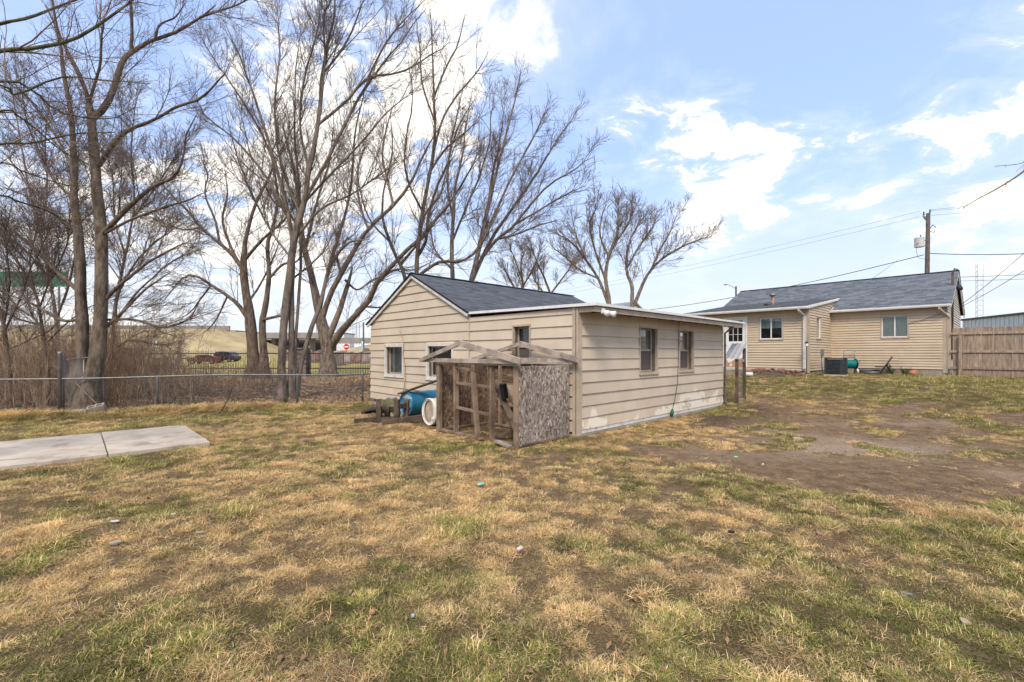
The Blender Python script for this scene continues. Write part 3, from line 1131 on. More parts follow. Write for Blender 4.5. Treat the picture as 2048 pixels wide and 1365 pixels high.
def ring_face(o, r, m, x=.03, hole=None):
    """the drum's recessed end, with an optional cut-out"""
    k = 40
    V, Fc = [], []
    rings = [r * .955, r * .90] if hole is None else [r * .955, r * .92, hole[0]]
    xs = [0, x, x]
    for q, rr in enumerate(rings):
        for j in range(k):
            an = 2 * math.pi * j / k
            yy, zz = math.cos(an) * rr, math.sin(an) * rr
            if hole and q == 2:
                yy, zz = yy * .80 + .02, zz + .01
            V.append((xs[q], yy, r + zz))
    for i in range(len(rings) - 1):
        for j in range(k):
            Fc.append((i * k + j, i * k + (j + 1) % k, (i + 1) * k + (j + 1) % k, (i + 1) * k + j))
    if hole is None:
        Fc.append(tuple((len(rings) - 1) * k + j for j in range(k)))
    return poly('end_face', V, Fc, m, o)


def blue_parts(o, r):
    ring_face(o, r, M_BLUEL)
    MB().tube([(.0, .02 - .17, r - .06), (-.0, .02 - .17, r - .06), (.035, .02 - .17, r - .06)], [.001, .03, .032], 12).build('bung', M_GALV, o)
    # cut-out hatch in the upper half
    prof = []
    for i in range(13):
        an = math.radians(35 + 110 * i / 12)
        prof.append((math.cos(an) * r * .80, r + math.sin(an) * r * .80))
    MB().prism(prof, .022, .029).build('hatch', mat('pale_hatch', (.42, .46, .47), .5), o)


def white_parts(o, r):
    ring_face(o, r, M_DRUMW, .02, (r * .80,))
    k = 24
    MB().prism([(math.cos(2 * math.pi * j / k) * r * .80 + .02, r + .01 + math.sin(2 * math.pi * j / k) * r * .84) for j in range(k)], .05, .06).build('inside', mat('drum_inside', (.42, .35, .26), .8, .2, 8), o)
    MB().tube([(.0, -.14, r - .12), (.022, -.14, r - .12)], [.032, .035], 12).build('bung', M_DRUMW, o)


drum('blue_barrel', 'blue plastic barrel lying on its side against the shed gable wall', sw(-.97, 4.06, .03), ANG, .88, .285, M_BLUE, M_BLUEL, blue_parts)
drum('white_drum', 'white plastic drum with a cut-out end lying beside the playhouse frame', sw(-1.20, 2.80, .01), ANG - .05, .85, .275, M_DRUMW, M_DRUMW, white_parts)
st = thing('wooden_stand', 'low dark timber stand on angled skids in front of the blue barrel', 'stand', sw(-1.42, 3.78, .0), math.radians(-6))
st.scale = (1.15, 1.15, 1.15)
for (x, y) in ((-.235, -.1), (.10, -.1), (-.19, .17), (.20, .12)):
    MB().box(x - .045, x + .045, y - .045, y + .045, -.0, .43 - .03 * (y > 0)).build('post', M_LUMBD, st, bevel=.006)
bm('cross_rail', (-.19, -.11, .36), (.055, -.11, .36), .05, .13, mat('mossy_lumber', (.16, .135, .08), .9, .3, 6), par=st)
bm('cross_rail', (-.19, -.11, .06), (.055, -.11, .06), .05, .09, M_LUMBD, par=st)
bm('side_rail', (.145, -.1, .30), (.20, .10, .30), .05, .09, M_LUMBD, par=st)
bm('skid', (-.62, -.30, .035), (-.2, .06, .06), .05, .10, M_LUMBD, par=st)
bm('skid', (-.05, -.42, .035), (.62, .05, .10), .05, .11, M_LUMBD, par=st)
MB().tube([(-.10, -.08, .435), (.08, -.05, .44)], .022, 10).build('pipe_stub', M_GALV, st, True)
yel = tag(MB().tube([(0, 0, 0), (.03, .01, .03), (.05, 0, .08), (.06, .0, .1)], [.03, .05, .045, .02], 8).build('yellow_cap', mat('yellow_plastic', (.75, .55, .02), .4), None, True),
          'small bright yellow plastic cap beside the timber stand', 'cap')
yel.location = P(758, 822, 9.75)
brd = MB().beam(sw(-1.0, 4.25, .545), sw(-.38, 2.95, 1.02), .19, .035).build('leaning_board', M_LUMBD, None, bevel=.004)
tag(brd, 'wet dark plank propped from the blue barrel up to the playhouse frame', 'board')
# black mat: a slumped sheet with thickness
V, Fc = [], []
nxm, nym = 16, 8
for lay in (0, 1):
    for i in range(nxm):
        for j in range(nym):
            u, v = i / (nxm - 1), j / (nym - 1)
            zz = .05 + .16 * math.sin(math.pi * min(1, u * 1.1)) * (.5 + .5 * v) + .02 * math.sin(7 * u + 3 * v)
            V.append((-.55 + 1.1 * u, -.25 + .6 * v + .06 * math.sin(3 * u), zz - lay * .02))
for i in range(nxm - 1):
    for j in range(nym - 1):
        q = i * nym + j
        Fc.append((q, q + nym, q + nym + 1, q + 1))
        q += nxm * nym
        Fc.append((q, q + 1, q + nym + 1, q + nym))
off = nxm * nym
edge = [(i * nym) for i in range(nxm)] + [(nxm - 1) * nym + j for j in range(1, nym)] + [i * nym + nym - 1 for i in range(nxm - 2, -1, -1)] + [j for j in range(nym - 2, 0, -1)]
for a, b in zip(edge, edge[1:] + edge[:1]):
    Fc.append((b, a, a + off, b + off))
bmat = tag(poly('rubber_mat', V, Fc, M_BLACK, None, True), 'slumped black rubber mat on the ground at the shed corner', 'mat')
bmat.scale = (1.0, 1.1, .85)
bmat.location = sw(-.75, 5.35, -.02)
bmat.rotation_euler = (0, 0, .15)

# ------------------------------------------------------------------ concrete slab
s0 = np.array((-4.78, 7.13))
slab = thing('concrete_slab', 'pale concrete slab of two panels lying in the dry grass', 'slab', (s0[0], s0[1], .0), ANG + math.pi)
for a in (0.0, 1.213):
    MB().box(a, a + 1.20, -2.34, 0, -.06, .062).build('panel', M_CONC, slab, bevel=.008)

for nm, lab, (x, y, z), rot in (('concrete_block', 'tilted concrete block at the foot of the big double tree', P(196, 833, 10.25), (.35, -.25, .5)),
                                ('concrete_block', 'flat concrete block lying at the foot of the big double tree', P(163, 836, 10.2), (.03, .02, .1))):
    mb = MB()
    mb.box(-.19, .19, -.095, -.06, 0, .19).box(-.19, .19, .06, .095, 0, .19)
    for q in (-.19, -.018, .155):
        mb.box(q, q + .035, -.0595, .0595, 0.001, .189)
    o = tag(mb.build(nm, mat('block_concrete', (.30, .255, .20), .95, .15, 8, bump=.3), None, bevel=.004), lab, 'block')
    o.scale = (.8, .8, .8)
    o.location = (x, y, gz(x, y) - .02 + (.03 if rot[0] > .1 else -.08))
    o.rotation_euler = rot

# ------------------------------------------------------------------ house with rear addition
HG = .62                                # ground level at the house
house = thing('house', 'beige vinyl-sided house with rear addition, white gutters and grey shingle roof', 'house', (HC[0], HC[1], 0), ANGH)
HL, HD = 8.35, 7.0                      # length along the rear wall, depth
EX, EY0, EY1 = -3.16, 3.55, 8.05        # addition: how far it stands out, from / to along the wall
HE, HR = 3.32, 4.86                     # eave and ridge
f_main = Frame((0, 0, 0), (0, 1, 0), (-1, 0, 0))
f_ext = Frame((EX, 0, 0), (0, 1, 0), (-1, 0, 0))
f_exs = Frame((0, EY0, 0), (1, 0, 0), (0, -1, 0))
f_gab = Frame((0, 0, 0), (1, 0, 0), (0, -1, 0))
mb = MB()
mb.box(.13, HD - .1, .13, HL - .1, .3, HE - .05)
mb.build('inner_wall', M_CORE, house)
mb = MB()
mb.box(EX + .13, .2, EY0 + .13, EY1 - .05, .3, 3.16)
mb.build('addition_core', M_CORE, house)
mb = MB()
mb.prism([(.15, HE - .06), (HD - .15, HE - .06), (HD / 2, HR - .12)], .13, HL - .1, axis='y')
mb.build('gable_core', M_CORE, house)
mb = MB()
mb.box(.005, HD, .005, HL, .2, .855).box(EX + .005, .0, EY0 + .005, EY1, .2, .775)
mb.build('foundation', M_CONCD, house)
# block joints of the foundation are real gaps: thin proud blocks
for i in range(9):
    f = MB()
    f_main.box(f, .05 + i * .395, .05 + i * .395 + .385, .45, .85, -.02, .004)
    f.build('foundation_block', M_CONCD, house)
ow_main = [(1.03, 1.88, 2.05, 2.94)]
ow_ext = [(EY0 + .85, EY0 + 1.72, 1.99, 2.90), (EY0 + 2.18, EY0 + 3.14, .86, 2.97)]
ow_exs = [(EX + .95, EX + 1.62, 2.02, 2.92)]
siding(f_main, .09, EY0 - .03, .865, HE - .06, .1016, M_HSID, house, ow_main, seed=21, thick=.030)
siding(f_ext, EY0 + .09, EY1, .79, 3.20, .1016, M_HSID, house, ow_ext, seed=22, thick=.030)


def ext_top(a):
    return 3.235 + (a - EX) * .142


siding(f_exs, EX + .09, 1.75, .79, 4.0, .1016, M_HSID, house, ow_exs, top=lambda a: ext_top(a) if a < 0 or ext_top(a) > HE + a * .44 - .2 else 0, seed=23, thick=.030, joints=False)
siding(f_gab, .05, HD - .05, .87, HR - .05, .1016, mat('pale_gable_siding', (.52, .47, .40), .6, .05), house, (),
       top=lambda a: HR - .06 - (HR - HE) / (HD / 2) * abs(a - HD / 2), seed=24, thick=.030, joints=False)
mb = MB()
f_main.box(mb, -.01, .088, .72, HE - .03, -.02, .026)
f_gab.box(mb, -.026, .07, .72, HE - .03, -.0195, .026)
mb.build('corner_post', M_TRIM, house)
mb = MB()
f_ext.box(mb, EY0 - .0, EY0 + .088, .70, 3.22, -.02, .026)
f_exs.box(mb, EX - .026, EX + .088, .70, 3.22, -.0195, .026)
mb.build('corner_post', M_TRIM, house)
mb = MB()
f_main.box(mb, EY0 - .03, EY0 - .001, .86, HE - .06, -.02, .03)
mb.build('corner_post', M_TRIM, house)
window(f_main, *ow_main[0], house, M_TRIM, M_WHITE, M_WHITE, 'slider', depth=.03, cw=.03, back=M_CURTAIN)
window(f_ext, *ow_ext[0], house, M_TRIM, M_WHITE, M_WHITE, 'slider', depth=.03, cw=.03, back=M_DARK)
window(f_exs, *ow_exs[0], house, M_TRIM, M_WHITE, M_WHITE, 'single', depth=.03, cw=.03, back=M_BLIND)
# half curtain in the addition window
mb = MB()
f_ext.box(mb, EY0 + .89, EY0 + 1.68, 2.45, 2.85, -.035, -.031)
mb.build('valance', M_BLIND, house)
# back door
dr = bpy.data.objects.new('back_door', None)
COL.objects.link(dr)
dr.parent = house
a0, a1, z0, z1 = ow_ext[1]
mb = MB()
f_ext.box(mb, a0, a0 + .055, z0, z1, -.02, .035)
f_ext.box(mb, a1 - .055, a1, z0, z1, -.02, .035)
f_ext.box(mb, a0 + .055, a1 - .055, z1 - .055, z1, -.02, .035)
mb.build('door_frame', M_WHITE, dr)


def door_mat():
    m = bpy.data.materials.new('peeling_door')
    m.use_nodes = True
    t = NT(m.node_tree)
    bs = t.n['Principled BSDF']
    v = t.node('ShaderNodeTexCoord').outputs['Object']
    sp = t.node('ShaderNodeSeparateXYZ')
    t.put(sp.inputs[0], v)
    nz = t.noise(t.scale(v, (1, 1, .8)), 2.6, 5, .5)
    k = t.math('ADD', nz, t.math('MULTIPLY', t.math('SUBTRACT', 1.25, sp.outputs['Z']), .75))
    t.put(bs.inputs['Base Color'], t.mix(t.ramp(k, .56, .585), (.70, .69, .64), (.42, .23, .13)))
    bs.inputs['Roughness'].default_value = .6
    return m


dm = door_mat()
mb = MB()
d0, d1 = a0 + .056, a1 - .056
g0, g1, h0, h1 = d0 + .14, d1 - .14, 1.95, 2.82
f_ext.box(mb, d0, d1, z0 + .01, h0, -.05, -.01)
f_ext.box(mb, d0, d1, h1, z1 - .056, -.05, -.01)
f_ext.box(mb, d0, g0, h0, h1, -.05, -.01)
f_ext.box(mb, g1, d1, h0, h1, -.05, -.01)
mb.build('door_leaf', dm, dr)
mb = MB()
f_ext.box(mb, d0 + .12, d1 - .12, 1.62, 1.90, -.01, -.004)
mb.build('raised_panel', M_WHITE, dr)
mb = MB()
for i in range(1, 3):
    f_ext.box(mb, g0 + (g1 - g0) * i / 3 - .008, g0 + (g1 - g0) * i / 3 + .008, h0, h1, -.04, -.012)
    f_ext.box(mb, g0, g1, h0 + (h1 - h0) * i / 3 - .008, h0 + (h1 - h0) * i / 3 + .008, -.041, -.0125)
mb.build('glazing_bars', M_WHITE, dr)
for i in range(3):
    for j in range(3):
        mb = MB()
        f_ext.box(mb, g0 + (g1 - g0) * i / 3 + .009, g0 + (g1 - g0) * (i + 1) / 3 - .009, h0 + (h1 - h0) * j / 3 + .009, h0 + (h1 - h0) * (j + 1) / 3 - .009, -.034, -.030)
        mb.build('pane', M_GLASS, dr)
mb = MB()
f_ext.box(mb, g0 - .02, g1 + .02, h0 - .02, h1 + .02, -.062, -.055)
mb.build('room_shade', M_DARK, dr)
MB().tube([f_ext.pt(d1 - .06, 1.80, -.01), f_ext.pt(d1 - .06, 1.80, .03), f_ext.pt(d1 - .06, 1.80, .055)], [.012, .012, .028], 10).build('handle', M_GALV, dr, True)
# roofs
kk = (HR - HE) / (HD / 2)
for side in (0, 1):
    sgn = 1 if side == 0 else -1
    x0 = -.22 if side == 0 else HD + .22
    zz = HR - kk * abs(x0 - HD / 2)
    up = Vector((sgn * HD / 2, 0, HR - HE)).normalized()
    S = math.hypot(abs(x0 - HD / 2), HR - zz)
    nr = Vector((0, 1, 0)).cross(up)
    nr = nr if nr.z > 0 else -nr
    a = Vector((x0, -.14, zz))
    b = a + Vector((0, HL + .3, 0))
    th = nr * .03
    MB().hexa([a, b, b + up * S, a + up * S, a + th, b + th, b + up * S + th, a + up * S + th]).build('roof_deck', M_DARK, house)
    shingles(house, a + th + nr * .003 - up * .02 - Vector((0, .02, 0)), (0, 1, 0), up, HL + .34, S + .02, M_SHING, seed=31 + side)
    a2 = Vector((x0 + sgn * .03, -.125, zz)) - nr * .06
    MB().beam(a2, a2 + up * S, .03, .11, up=nr).build('rake_board', M_WHITE, house)
MB().beam((HD / 2, -.16, HR + .045), (HD / 2, HL + .18, HR + .045), .24, .016).build('ridge_cap', MATS['ridge_shingle'], house)
# addition roof
exr = 5.25
upv = Vector((exr, 0, exr * .142)).normalized()
a = Vector((EX - .30, EY0 - .06, 3.235 - .30 * .142 + .01))
b = Vector((EX - .30, EY1 + .28, a.z))
S = exr
th = Vector((-upv.z, 0, upv.x)) * .03
MB().hexa([a, b, b + upv * S, a + upv * S, a + th, b + th, b + upv * S + th, a + upv * S + th]).build('addition_roof_deck', M_WHITE, house)
shingles(house, a + th * 1.1 - upv * .02, (0, 1, 0), upv, EY1 - EY0 + .34, S - .25, M_SHINGD, seed=35, name='addition_shingles')
MB().beam(a + upv * .02 + Vector((0, -.012, -.03)), a + upv * (S - .25) + Vector((0, -.012, -.03)), .022, .085).build('addition_rake', M_WHITE, house)
vy = EY0 - .05
MB().beam((-.23, vy - .03, HE + .02 - .10), (1.75, vy - .015, 4.02), .03, .07).build('valley_flashing', M_WHITE, house)
# gutters with downspouts


def gutter(name, fr, a0, a1, z, par, m=M_WHITE):
    prof = [(.0, 0), (.085, -.0), (.105, .05), (.105, .095), (.095, .095), (.095, .055), (.078, .012), (.006, .012), (.006, .095), (0, .095)]
    V = [fr.pt(a, z + h, o) for a in (a0, a1) for (o, h) in prof]
    m_ = len(prof)
    Fc = [(i, (i + 1) % m_, m_ + (i + 1) % m_, m_ + i) for i in range(m_)] + [tuple(range(m_))[::-1], tuple(range(m_, 2 * m_))]
    return poly(name, V, Fc, m, par)


fg = Frame((EX - .30, 0, 0), (0, 1, 0), (-1, 0, 0))
gutter('gutter', fg, EY0 - .06, EY1 + .28, a.z - .085, house)
fg2 = Frame((-.22, 0, 0), (0, 1, 0), (-1, 0, 0))
gutter('gutter', fg2, -.14, EY0 - .02, HE - .10 - .07, house)
MB().hexa([f_ext.pt(EY0, 3.13, .02), f_ext.pt(EY1 + .2, 3.13, .02), f_ext.pt(EY1 + .2, 3.13, .295), f_ext.pt(EY0, 3.13, .295),
           f_ext.pt(EY0, 3.15, .02), f_ext.pt(EY1 + .2, 3.15, .02), f_ext.pt(EY1 + .2, 3.15, .295), f_ext.pt(EY0, 3.15, .295)]).build('soffit', M_TRIM, house)
MB().hexa([f_main.pt(-.1, HE - .16, .0), f_main.pt(EY0 - .03, HE - .16, .0), f_main.pt(EY0 - .03, HE - .16, .215), f_main.pt(-.1, HE - .16, .215),
           f_main.pt(-.1, HE - .14, .0), f_main.pt(EY0 - .03, HE - .14, .0), f_main.pt(EY0 - .03, HE - .14, .215), f_main.pt(-.1, HE - .14, .215)]).build('soffit', M_BROWNJ, house)


def downpipe(pts, par, m, w=.06, h=.075):
    mb = MB()
    for p, q in zip(pts, pts[1:]):
        mb.beam(p, q, w, h, up=(.13, .99, .02))
    return mb.build('downspout', m, par)


downpipe([f_ext.pt(EY0 + .22, 3.14, .36), f_ext.pt(EY0 + .22, 3.05, .34), f_ext.pt(EY0 + .12, 2.88, .07), f_ext.pt(EY0 + .12, .86, .07)], house, M_OLDW)
downpipe([f_main.pt(.16, HE - .16, .28), f_main.pt(.16, HE - .26, .27), f_main.pt(.0, HE - .46, .06), f_main.pt(-.08, HE - .58, -.06), f_main.pt(-.08, .9, -.06)], house, M_TRIM)
# flue, dish, meter conduit
mb = MB()
ex_, ey_ = EX + 2.1, EY0 + 1.9
mb.tube([(ex_, ey_, 3.45), (ex_, ey_, 3.98)], .075, 14)
mb.build('flue_pipe', M_RUST, house, True)
MB().tube([(ex_, ey_, 3.98), (ex_, ey_, 4.0), (ex_, ey_, 4.05), (ex_, ey_, 4.07)], [.13, .14, .14, .05], 14).build('flue_cap', M_GALV, house, True)
MB().box(ex_ - .30, ex_ - .12, ey_ + .12, ey_ + .26, 3.5, 3.62).build('roof_vent', M_CHAR, house)
mb = MB()
f_exs.box(mb, EX + 1.55, EX + 1.72, 1.35, 1.62, .016, .10)
mb.build('meter_box', M_GALV, house, bevel=.006)
MB().tube([f_exs.pt(EX + 1.63, 1.36, .06), f_exs.pt(EX + 1.63, .9, .06), f_exs.pt(EX + 1.6, .62, .09)], .022, 8).build('conduit', M_GALV, house, True)
MB().tube([(1.7, -.05, 1.2), (1.7, -.06, 4.6), (1.7, -.12, 4.75), (1.7, -.2, 4.7)], .035, 8).build('service_mast', M_LUMBD, house, True)
dish = MB()
for i in range(5):
    pass
dish.tube([(2.9, -.03, 4.1), (2.9, -.10, 4.13), (2.9, -.14, 4.14), (2.88, -.17, 4.16)], [.03, .05, .13, .18], 18)
dish.build('satellite_dish', M_CHAR, house, True)


def hw(x, y, z=None):
    v = Vector((HC[0] + DVH[0] * x + UVH[0] * y, HC[1] + DVH[1] * x + UVH[1] * y, 0))
    v.z = gz(v.x, v.y) if z is None else z
    return v


stoop = tag(MB().box(EX - 1.15, EX - .03, EY0 + 1.85, EY0 + 4.1, HG - .25, .80).box(EX - .6, EX - .04, EY0 + 1.6, EY0 + 1.849, HG - .25, .66).build('door_stoop', M_CONCD, None, bevel=.02),
            'concrete stoop below the white back door of the house', 'stoop')
stoop.location = (HC[0], HC[1], 0)
stoop.rotation_euler = (0, 0, ANGH)
# heap of old bricks and soil by the stoop
heap = thing('brick_heap', 'crumbling heap of red bricks on soil along the house addition', 'bricks', hw(EX - .55, EY0 + 1.1), ANG)
V, Fc = [], []
nxm, nym = 18, 12
for i in range(nxm):
    for j in range(nym):
        u, v = i / (nxm - 1), j / (nym - 1)
        hgt = .24 * math.sin(math.pi * u) ** .7 * (1 - (1 - v) ** 2) * (.8 + .4 * random.random())
        V.append((-.95 + 1.45 * v, -1.25 + 2.6 * u, hgt - .05))
for i in range(nxm - 1):
    for j in range(nym - 1):
        q = i * nym + j
        Fc.append((q, q + 1, q + nym + 1, q + nym))
poly('soil', V, Fc, mat('dark_soil', (.10, .075, .055), 1.0, .3, 12, bump=.6, bscale=30), heap)
brick_me = None
rb = random.Random(5)
for k in range(46):
    if brick_me is None:
        o = MB().box(-.10, .10, -.048, .048, -.03, .03).build('brick', M_BRICK, heap)
        brick_me = o.data
    else:
        o = bpy.data.objects.new('brick', brick_me)
        COL.objects.link(o)
        o.parent = heap
    u = rb.random()
    v = .35 + .6 * rb.random()
    hgt = .24 * math.sin(math.pi * u) ** .7 * (1 - (1 - v) ** 2)
    o.location = (-.95 + 1.45 * v, -1.25 + 2.6 * u, hgt - .02)
    o.rotation_euler = (rb.uniform(-.35, .35), rb.uniform(-.3, .3), rb.uniform(0, 3.1))
p = P(1499, 753, 16.9)
wp = tag(MB().tube([(0, -.12, 0), (0, -.10, 0), (0, .10, 0), (0, .12, .0)], [.05, .075, .085, .07], 12).build('white_pot', M_DRUMW, None, True), 'small white pot lying on its side near the brick heap', 'pot')
wp.location = (p[0], p[1], gz(p[0], p[1]) + .08)
wp.rotation_euler = (0, 0, .9)

# air conditioner
q = hw(-2.72, 2.78)
ac = thing('air_conditioner', 'charcoal louvred air conditioning unit beside the house corner', 'air conditioner', (q.x, q.y, q.z), ANG + .12)
ac.scale = (.84, .84, .92)
MB().box(-.42, .42, -.42, .42, -.1, .05).build('pad', M_CONC, ac)
MB().box(-.33, .33, -.33, .33, .05, .66).build('core', M_BLKM, ac)
for sx in (-1, 1):
    for sy in (-1, 1):
        MB().box(sx * .37 - .03, sx * .37 + .03, sy * .37 - .03, sy * .37 + .03, .05, .68).build('corner_post', M_CHAR, ac, bevel=.01)
MB().box(-.385, -.372, -.34, -.16, .06, .67).build('service_panel', M_CHAR, ac)
for i in range(11):
    z = .085 + i * .054
    MB().hexa([(-.385, -.16, z), (-.35, -.16, z + .012), (-.35, .34, z + .012), (-.385, .34, z), (-.385, -.16, z + .03), (-.35, -.16, z + .04), (-.35, .34, z + .04), (-.385, .34, z + .03)]).build('louvre', M_CHAR, ac)
    MB().hexa([(-.34, -.385, z), (.34, -.385, z), (.34, -.35, z + .012), (-.34, -.35, z + .012), (-.34, -.385, z + .03), (.34, -.385, z + .03), (.34, -.35, z + .04), (-.34, -.35, z + .04)]).build('louvre', M_CHAR, ac)
MB().box(-.40, .40, -.40, .40, .68, .72).build('top_cover', M_CHAR, ac, bevel=.012)

# hose reel cart
q = hw(-.85, 2.72)
hr = thing('hose_reel_cart', 'hose reel cart wound with teal hose beside the air conditioner', 'hose reel', (q.x, q.y, q.z), -.25)
for sx in (-.2, .2):
    MB().tube([(sx, .12, 0.0), (sx, .10, .5), (sx * .96, .02, .92)], .017, 8).build('upright', M_GALV, hr, True)
MB().tube([(-.192, .02, .92), (-.1, .02, .945), (.1, .02, .945), (.192, .02, .92)], .017, 8).build('handle', M_GALV, hr, True)
MB().box(-.17, .17, .035, .055, .70, .78).build('name_plate', M_GALV, hr)
MB().tube([(-.2, .06, .66), (.2, .06, .66)], .012, 6).build('cross_bar', M_GALV, hr, True)
V = MB()
for i in range(13):
    x = -.15 + i * .025
    R_ = .155 + .012 * math.sin(i * 2.1)
    V.tube([(x + .012 * math.sin(a_), -.03 + R_ * math.cos(a_), .40 + R_ * math.sin(a_)) for a_ in np.linspace(0, 2 * math.pi, 22)], .0145, 6, False)
stuff(V.build('hose', M_TEAL, hr, True))
for sx in (-.185, .185):
    MB().tube([(sx - .008, -.03, .40), (sx + .008, -.03, .40)], [.21, .21], 24).build('reel_flange', M_BLKM, hr)
MB().tube([(-.2, -.03, .40), (.2, -.03, .40)], .09, 12).build('spool', M_BLKM, hr, True)
for sx in (-.25, .25):
    MB().tube([(sx - .03, .02, .11), (sx + .03, .02, .11)], [.11, .11], 18).build('wheel', M_OLDW, hr)
MB().tube([(.2, -.03, .40), (.30, -.03, .40), (.31, -.03, .52), (.36, -.03, .52)], .012, 6).build('crank', M_BLKM, hr, True)

# folded garden chair
q = hw(-.42, 1.72)
ch = thing('folding_chair', 'black folding chair standing against the beige house wall', 'chair', (q.x, q.y, q.z), -.62)
for yy in (-.2, .2):
    MB().tube([(-.16, yy, 0), (.06, yy, .36), (.24, yy, .70)], .013, 6).build('back_leg', M_BLKM, ch, True)
    MB().tube([(.24, yy, 0), (.10, yy, .32), (.09, yy, .36)], .013, 6).build('front_leg', M_BLKM, ch, True)
    MB().tube([(.02, yy, .30), (.13, yy, .42), (.21, yy, .30)], .011, 6).build('link', M_BLKM, ch, True)
MB().box(-.28, .18, -.21, .21, .285, .315).build('seat', M_BLKM, ch, bevel=.008)
MB().beam((.16, 0, .53), (.235, 0, .69), .40, .018, up=(1, 0, -.4)).build('backrest', M_BLKM, ch, bevel=.005)

# black hose coil
q = hw(-.45, 2.18)
hc_ = thing('hose_coil', 'black and grey hose lying coiled at the house foundation', 'hose', (q.x, q.y, q.z), ANG)
for i in range(5):
    R_ = .40 - .018 * i
    MB().tube([(.28 * R_ * math.cos(a_) / .4, R_ * math.sin(a_), .025 + i * .032 + .012 * math.sin(a_ * 2 + i)) for a_ in np.linspace(0, 2 * math.pi, 30)], .017, 6, False).build('coil', M_BLACK if i % 2 == 0 else M_GALV, hc_, True)
q = hw(-.42, .88)
pot = thing('terracotta_pot', 'terracotta pot lying on its side at the house foundation', 'pot', (q.x, q.y, q.z + .09), .4)
MB().tube([(-.13, 0, 0), (-.12, 0, 0), (.08, 0, 0.0), (.081, 0, 0), (.13, 0, 0)], [.06, .075, .105, .12, .12], 16).build('body', M_POT, pot, True)
MB().tube([(.128, 0, 0), (.134, 0, 0)], [.10, .10], 16).build('mouth', M_DARK, pot)

# solar lamp on a stick at the addition corner
q = hw(EX - .42, EY0 - .05)
sl_ = thing('garden_lamp', 'thin black garden lamp stake with a small white lantern by the addition corner', 'lamp', (q.x, q.y, q.z), 0)
MB().tube([(0, 0, -.05), (0, 0, 1.08)], .013, 8).build('stake', M_BLKM, sl_, True)
MB().tube([(0, 0, 1.08), (0, 0, 1.10), (0, 0, 1.20), (0, 0, 1.21)], [.02, .05, .06, .02], 8).build('lantern', M_SIGNW, sl_)
MB().tube([(0, 0, 1.205), (0, 0, 1.22), (0, 0, 1.26), (0, 0, 1.29)], [.075, .07, .02, .008], 8).build('lantern_cap', M_BLKM, sl_)

# ------------------------------------------------------------------ board fence at the house corner
FB = hw(-.05, -.10)
fn = thing('board_fence', 'weathered dog-eared board fence running off the house corner', 'fence', (FB.x, FB.y, HG), ANG - math.pi / 2)
me = None
rf = random.Random(9)
prof = [(0, 0), (.138, 0), (.138, 1.70), (.105, 1.745), (.033, 1.745), (0, 1.70)]
for i in range(36):
    if i % 6 == 0 or me is None:
        o = MB().prism([(a_ + rf.uniform(-.001, .001), b_) for a_, b_ in prof], .0, .017, axis='y').build('picket', M_FENCE, fn)
        me = o.data
    else:
        o = bpy.data.objects.new('picket', me)
        COL.objects.link(o)
        o.parent = fn
    o.location = (.06 + i * .146 + rf.uniform(-.003, .003), .04, .02 + rf.uniform(-.015, .015))
    o.rotation_euler = (0, rf.uniform(-.006, .006), 0)
for z in (.26, .85, 1.50):
    for (x0, x1) in ((.02, 2.6), (2.604, 5.3)):
        MB().box(x0, x1, -.0, .038, z, z + .085).build('rail', M_FENCE, fn, bevel=.004)
for x in (.22, 2.6, 5.0):
    MB().box(x, x + .09, -.092, -.001, -.2, 1.48).build('post', M_FENCE, fn, bevel=.005)

# ------------------------------------------------------------------ trees: drawn stems, grown twigs


def tubes(Pn, Rn, k):
    """Pn (N,K,3), Rn (N,K) -> verts, quads"""
    N, K, _ = Pn.shape
    T = np.gradient(Pn, axis=1)
    T /= np.linalg.norm(T, axis=2, keepdims=True) + 1e-9
    ref = np.tile(np.array((.35, .25, .9)), (N, 1))
    bad = np.abs(T[:, 0] @ np.array((.35, .25, .9))) > .96
    ref[bad] = (.9, -.3, .2)
    A = np.cross(T, ref[:, None, :])
    A /= np.linalg.norm(A, axis=2, keepdims=True) + 1e-9
    B = np.cross(T, A)
    an = np.arange(k) * 2 * np.pi / k
    V = Pn[:, :, None, :] + Rn[:, :, None, None] * (A[:, :, None, :] * np.cos(an)[None, None, :, None] + B[:, :, None, :] * np.sin(an)[None, None, :, None])
    idx = np.arange(N * K * k).reshape(N, K, k)
    a = idx[:, :-1, :]
    b = idx[:, 1:, :]
    q = np.stack([a, np.roll(a, -1, 2), np.roll(b, -1, 2), b], -1).reshape(-1, 4)
    return V.reshape(-1, 3), q


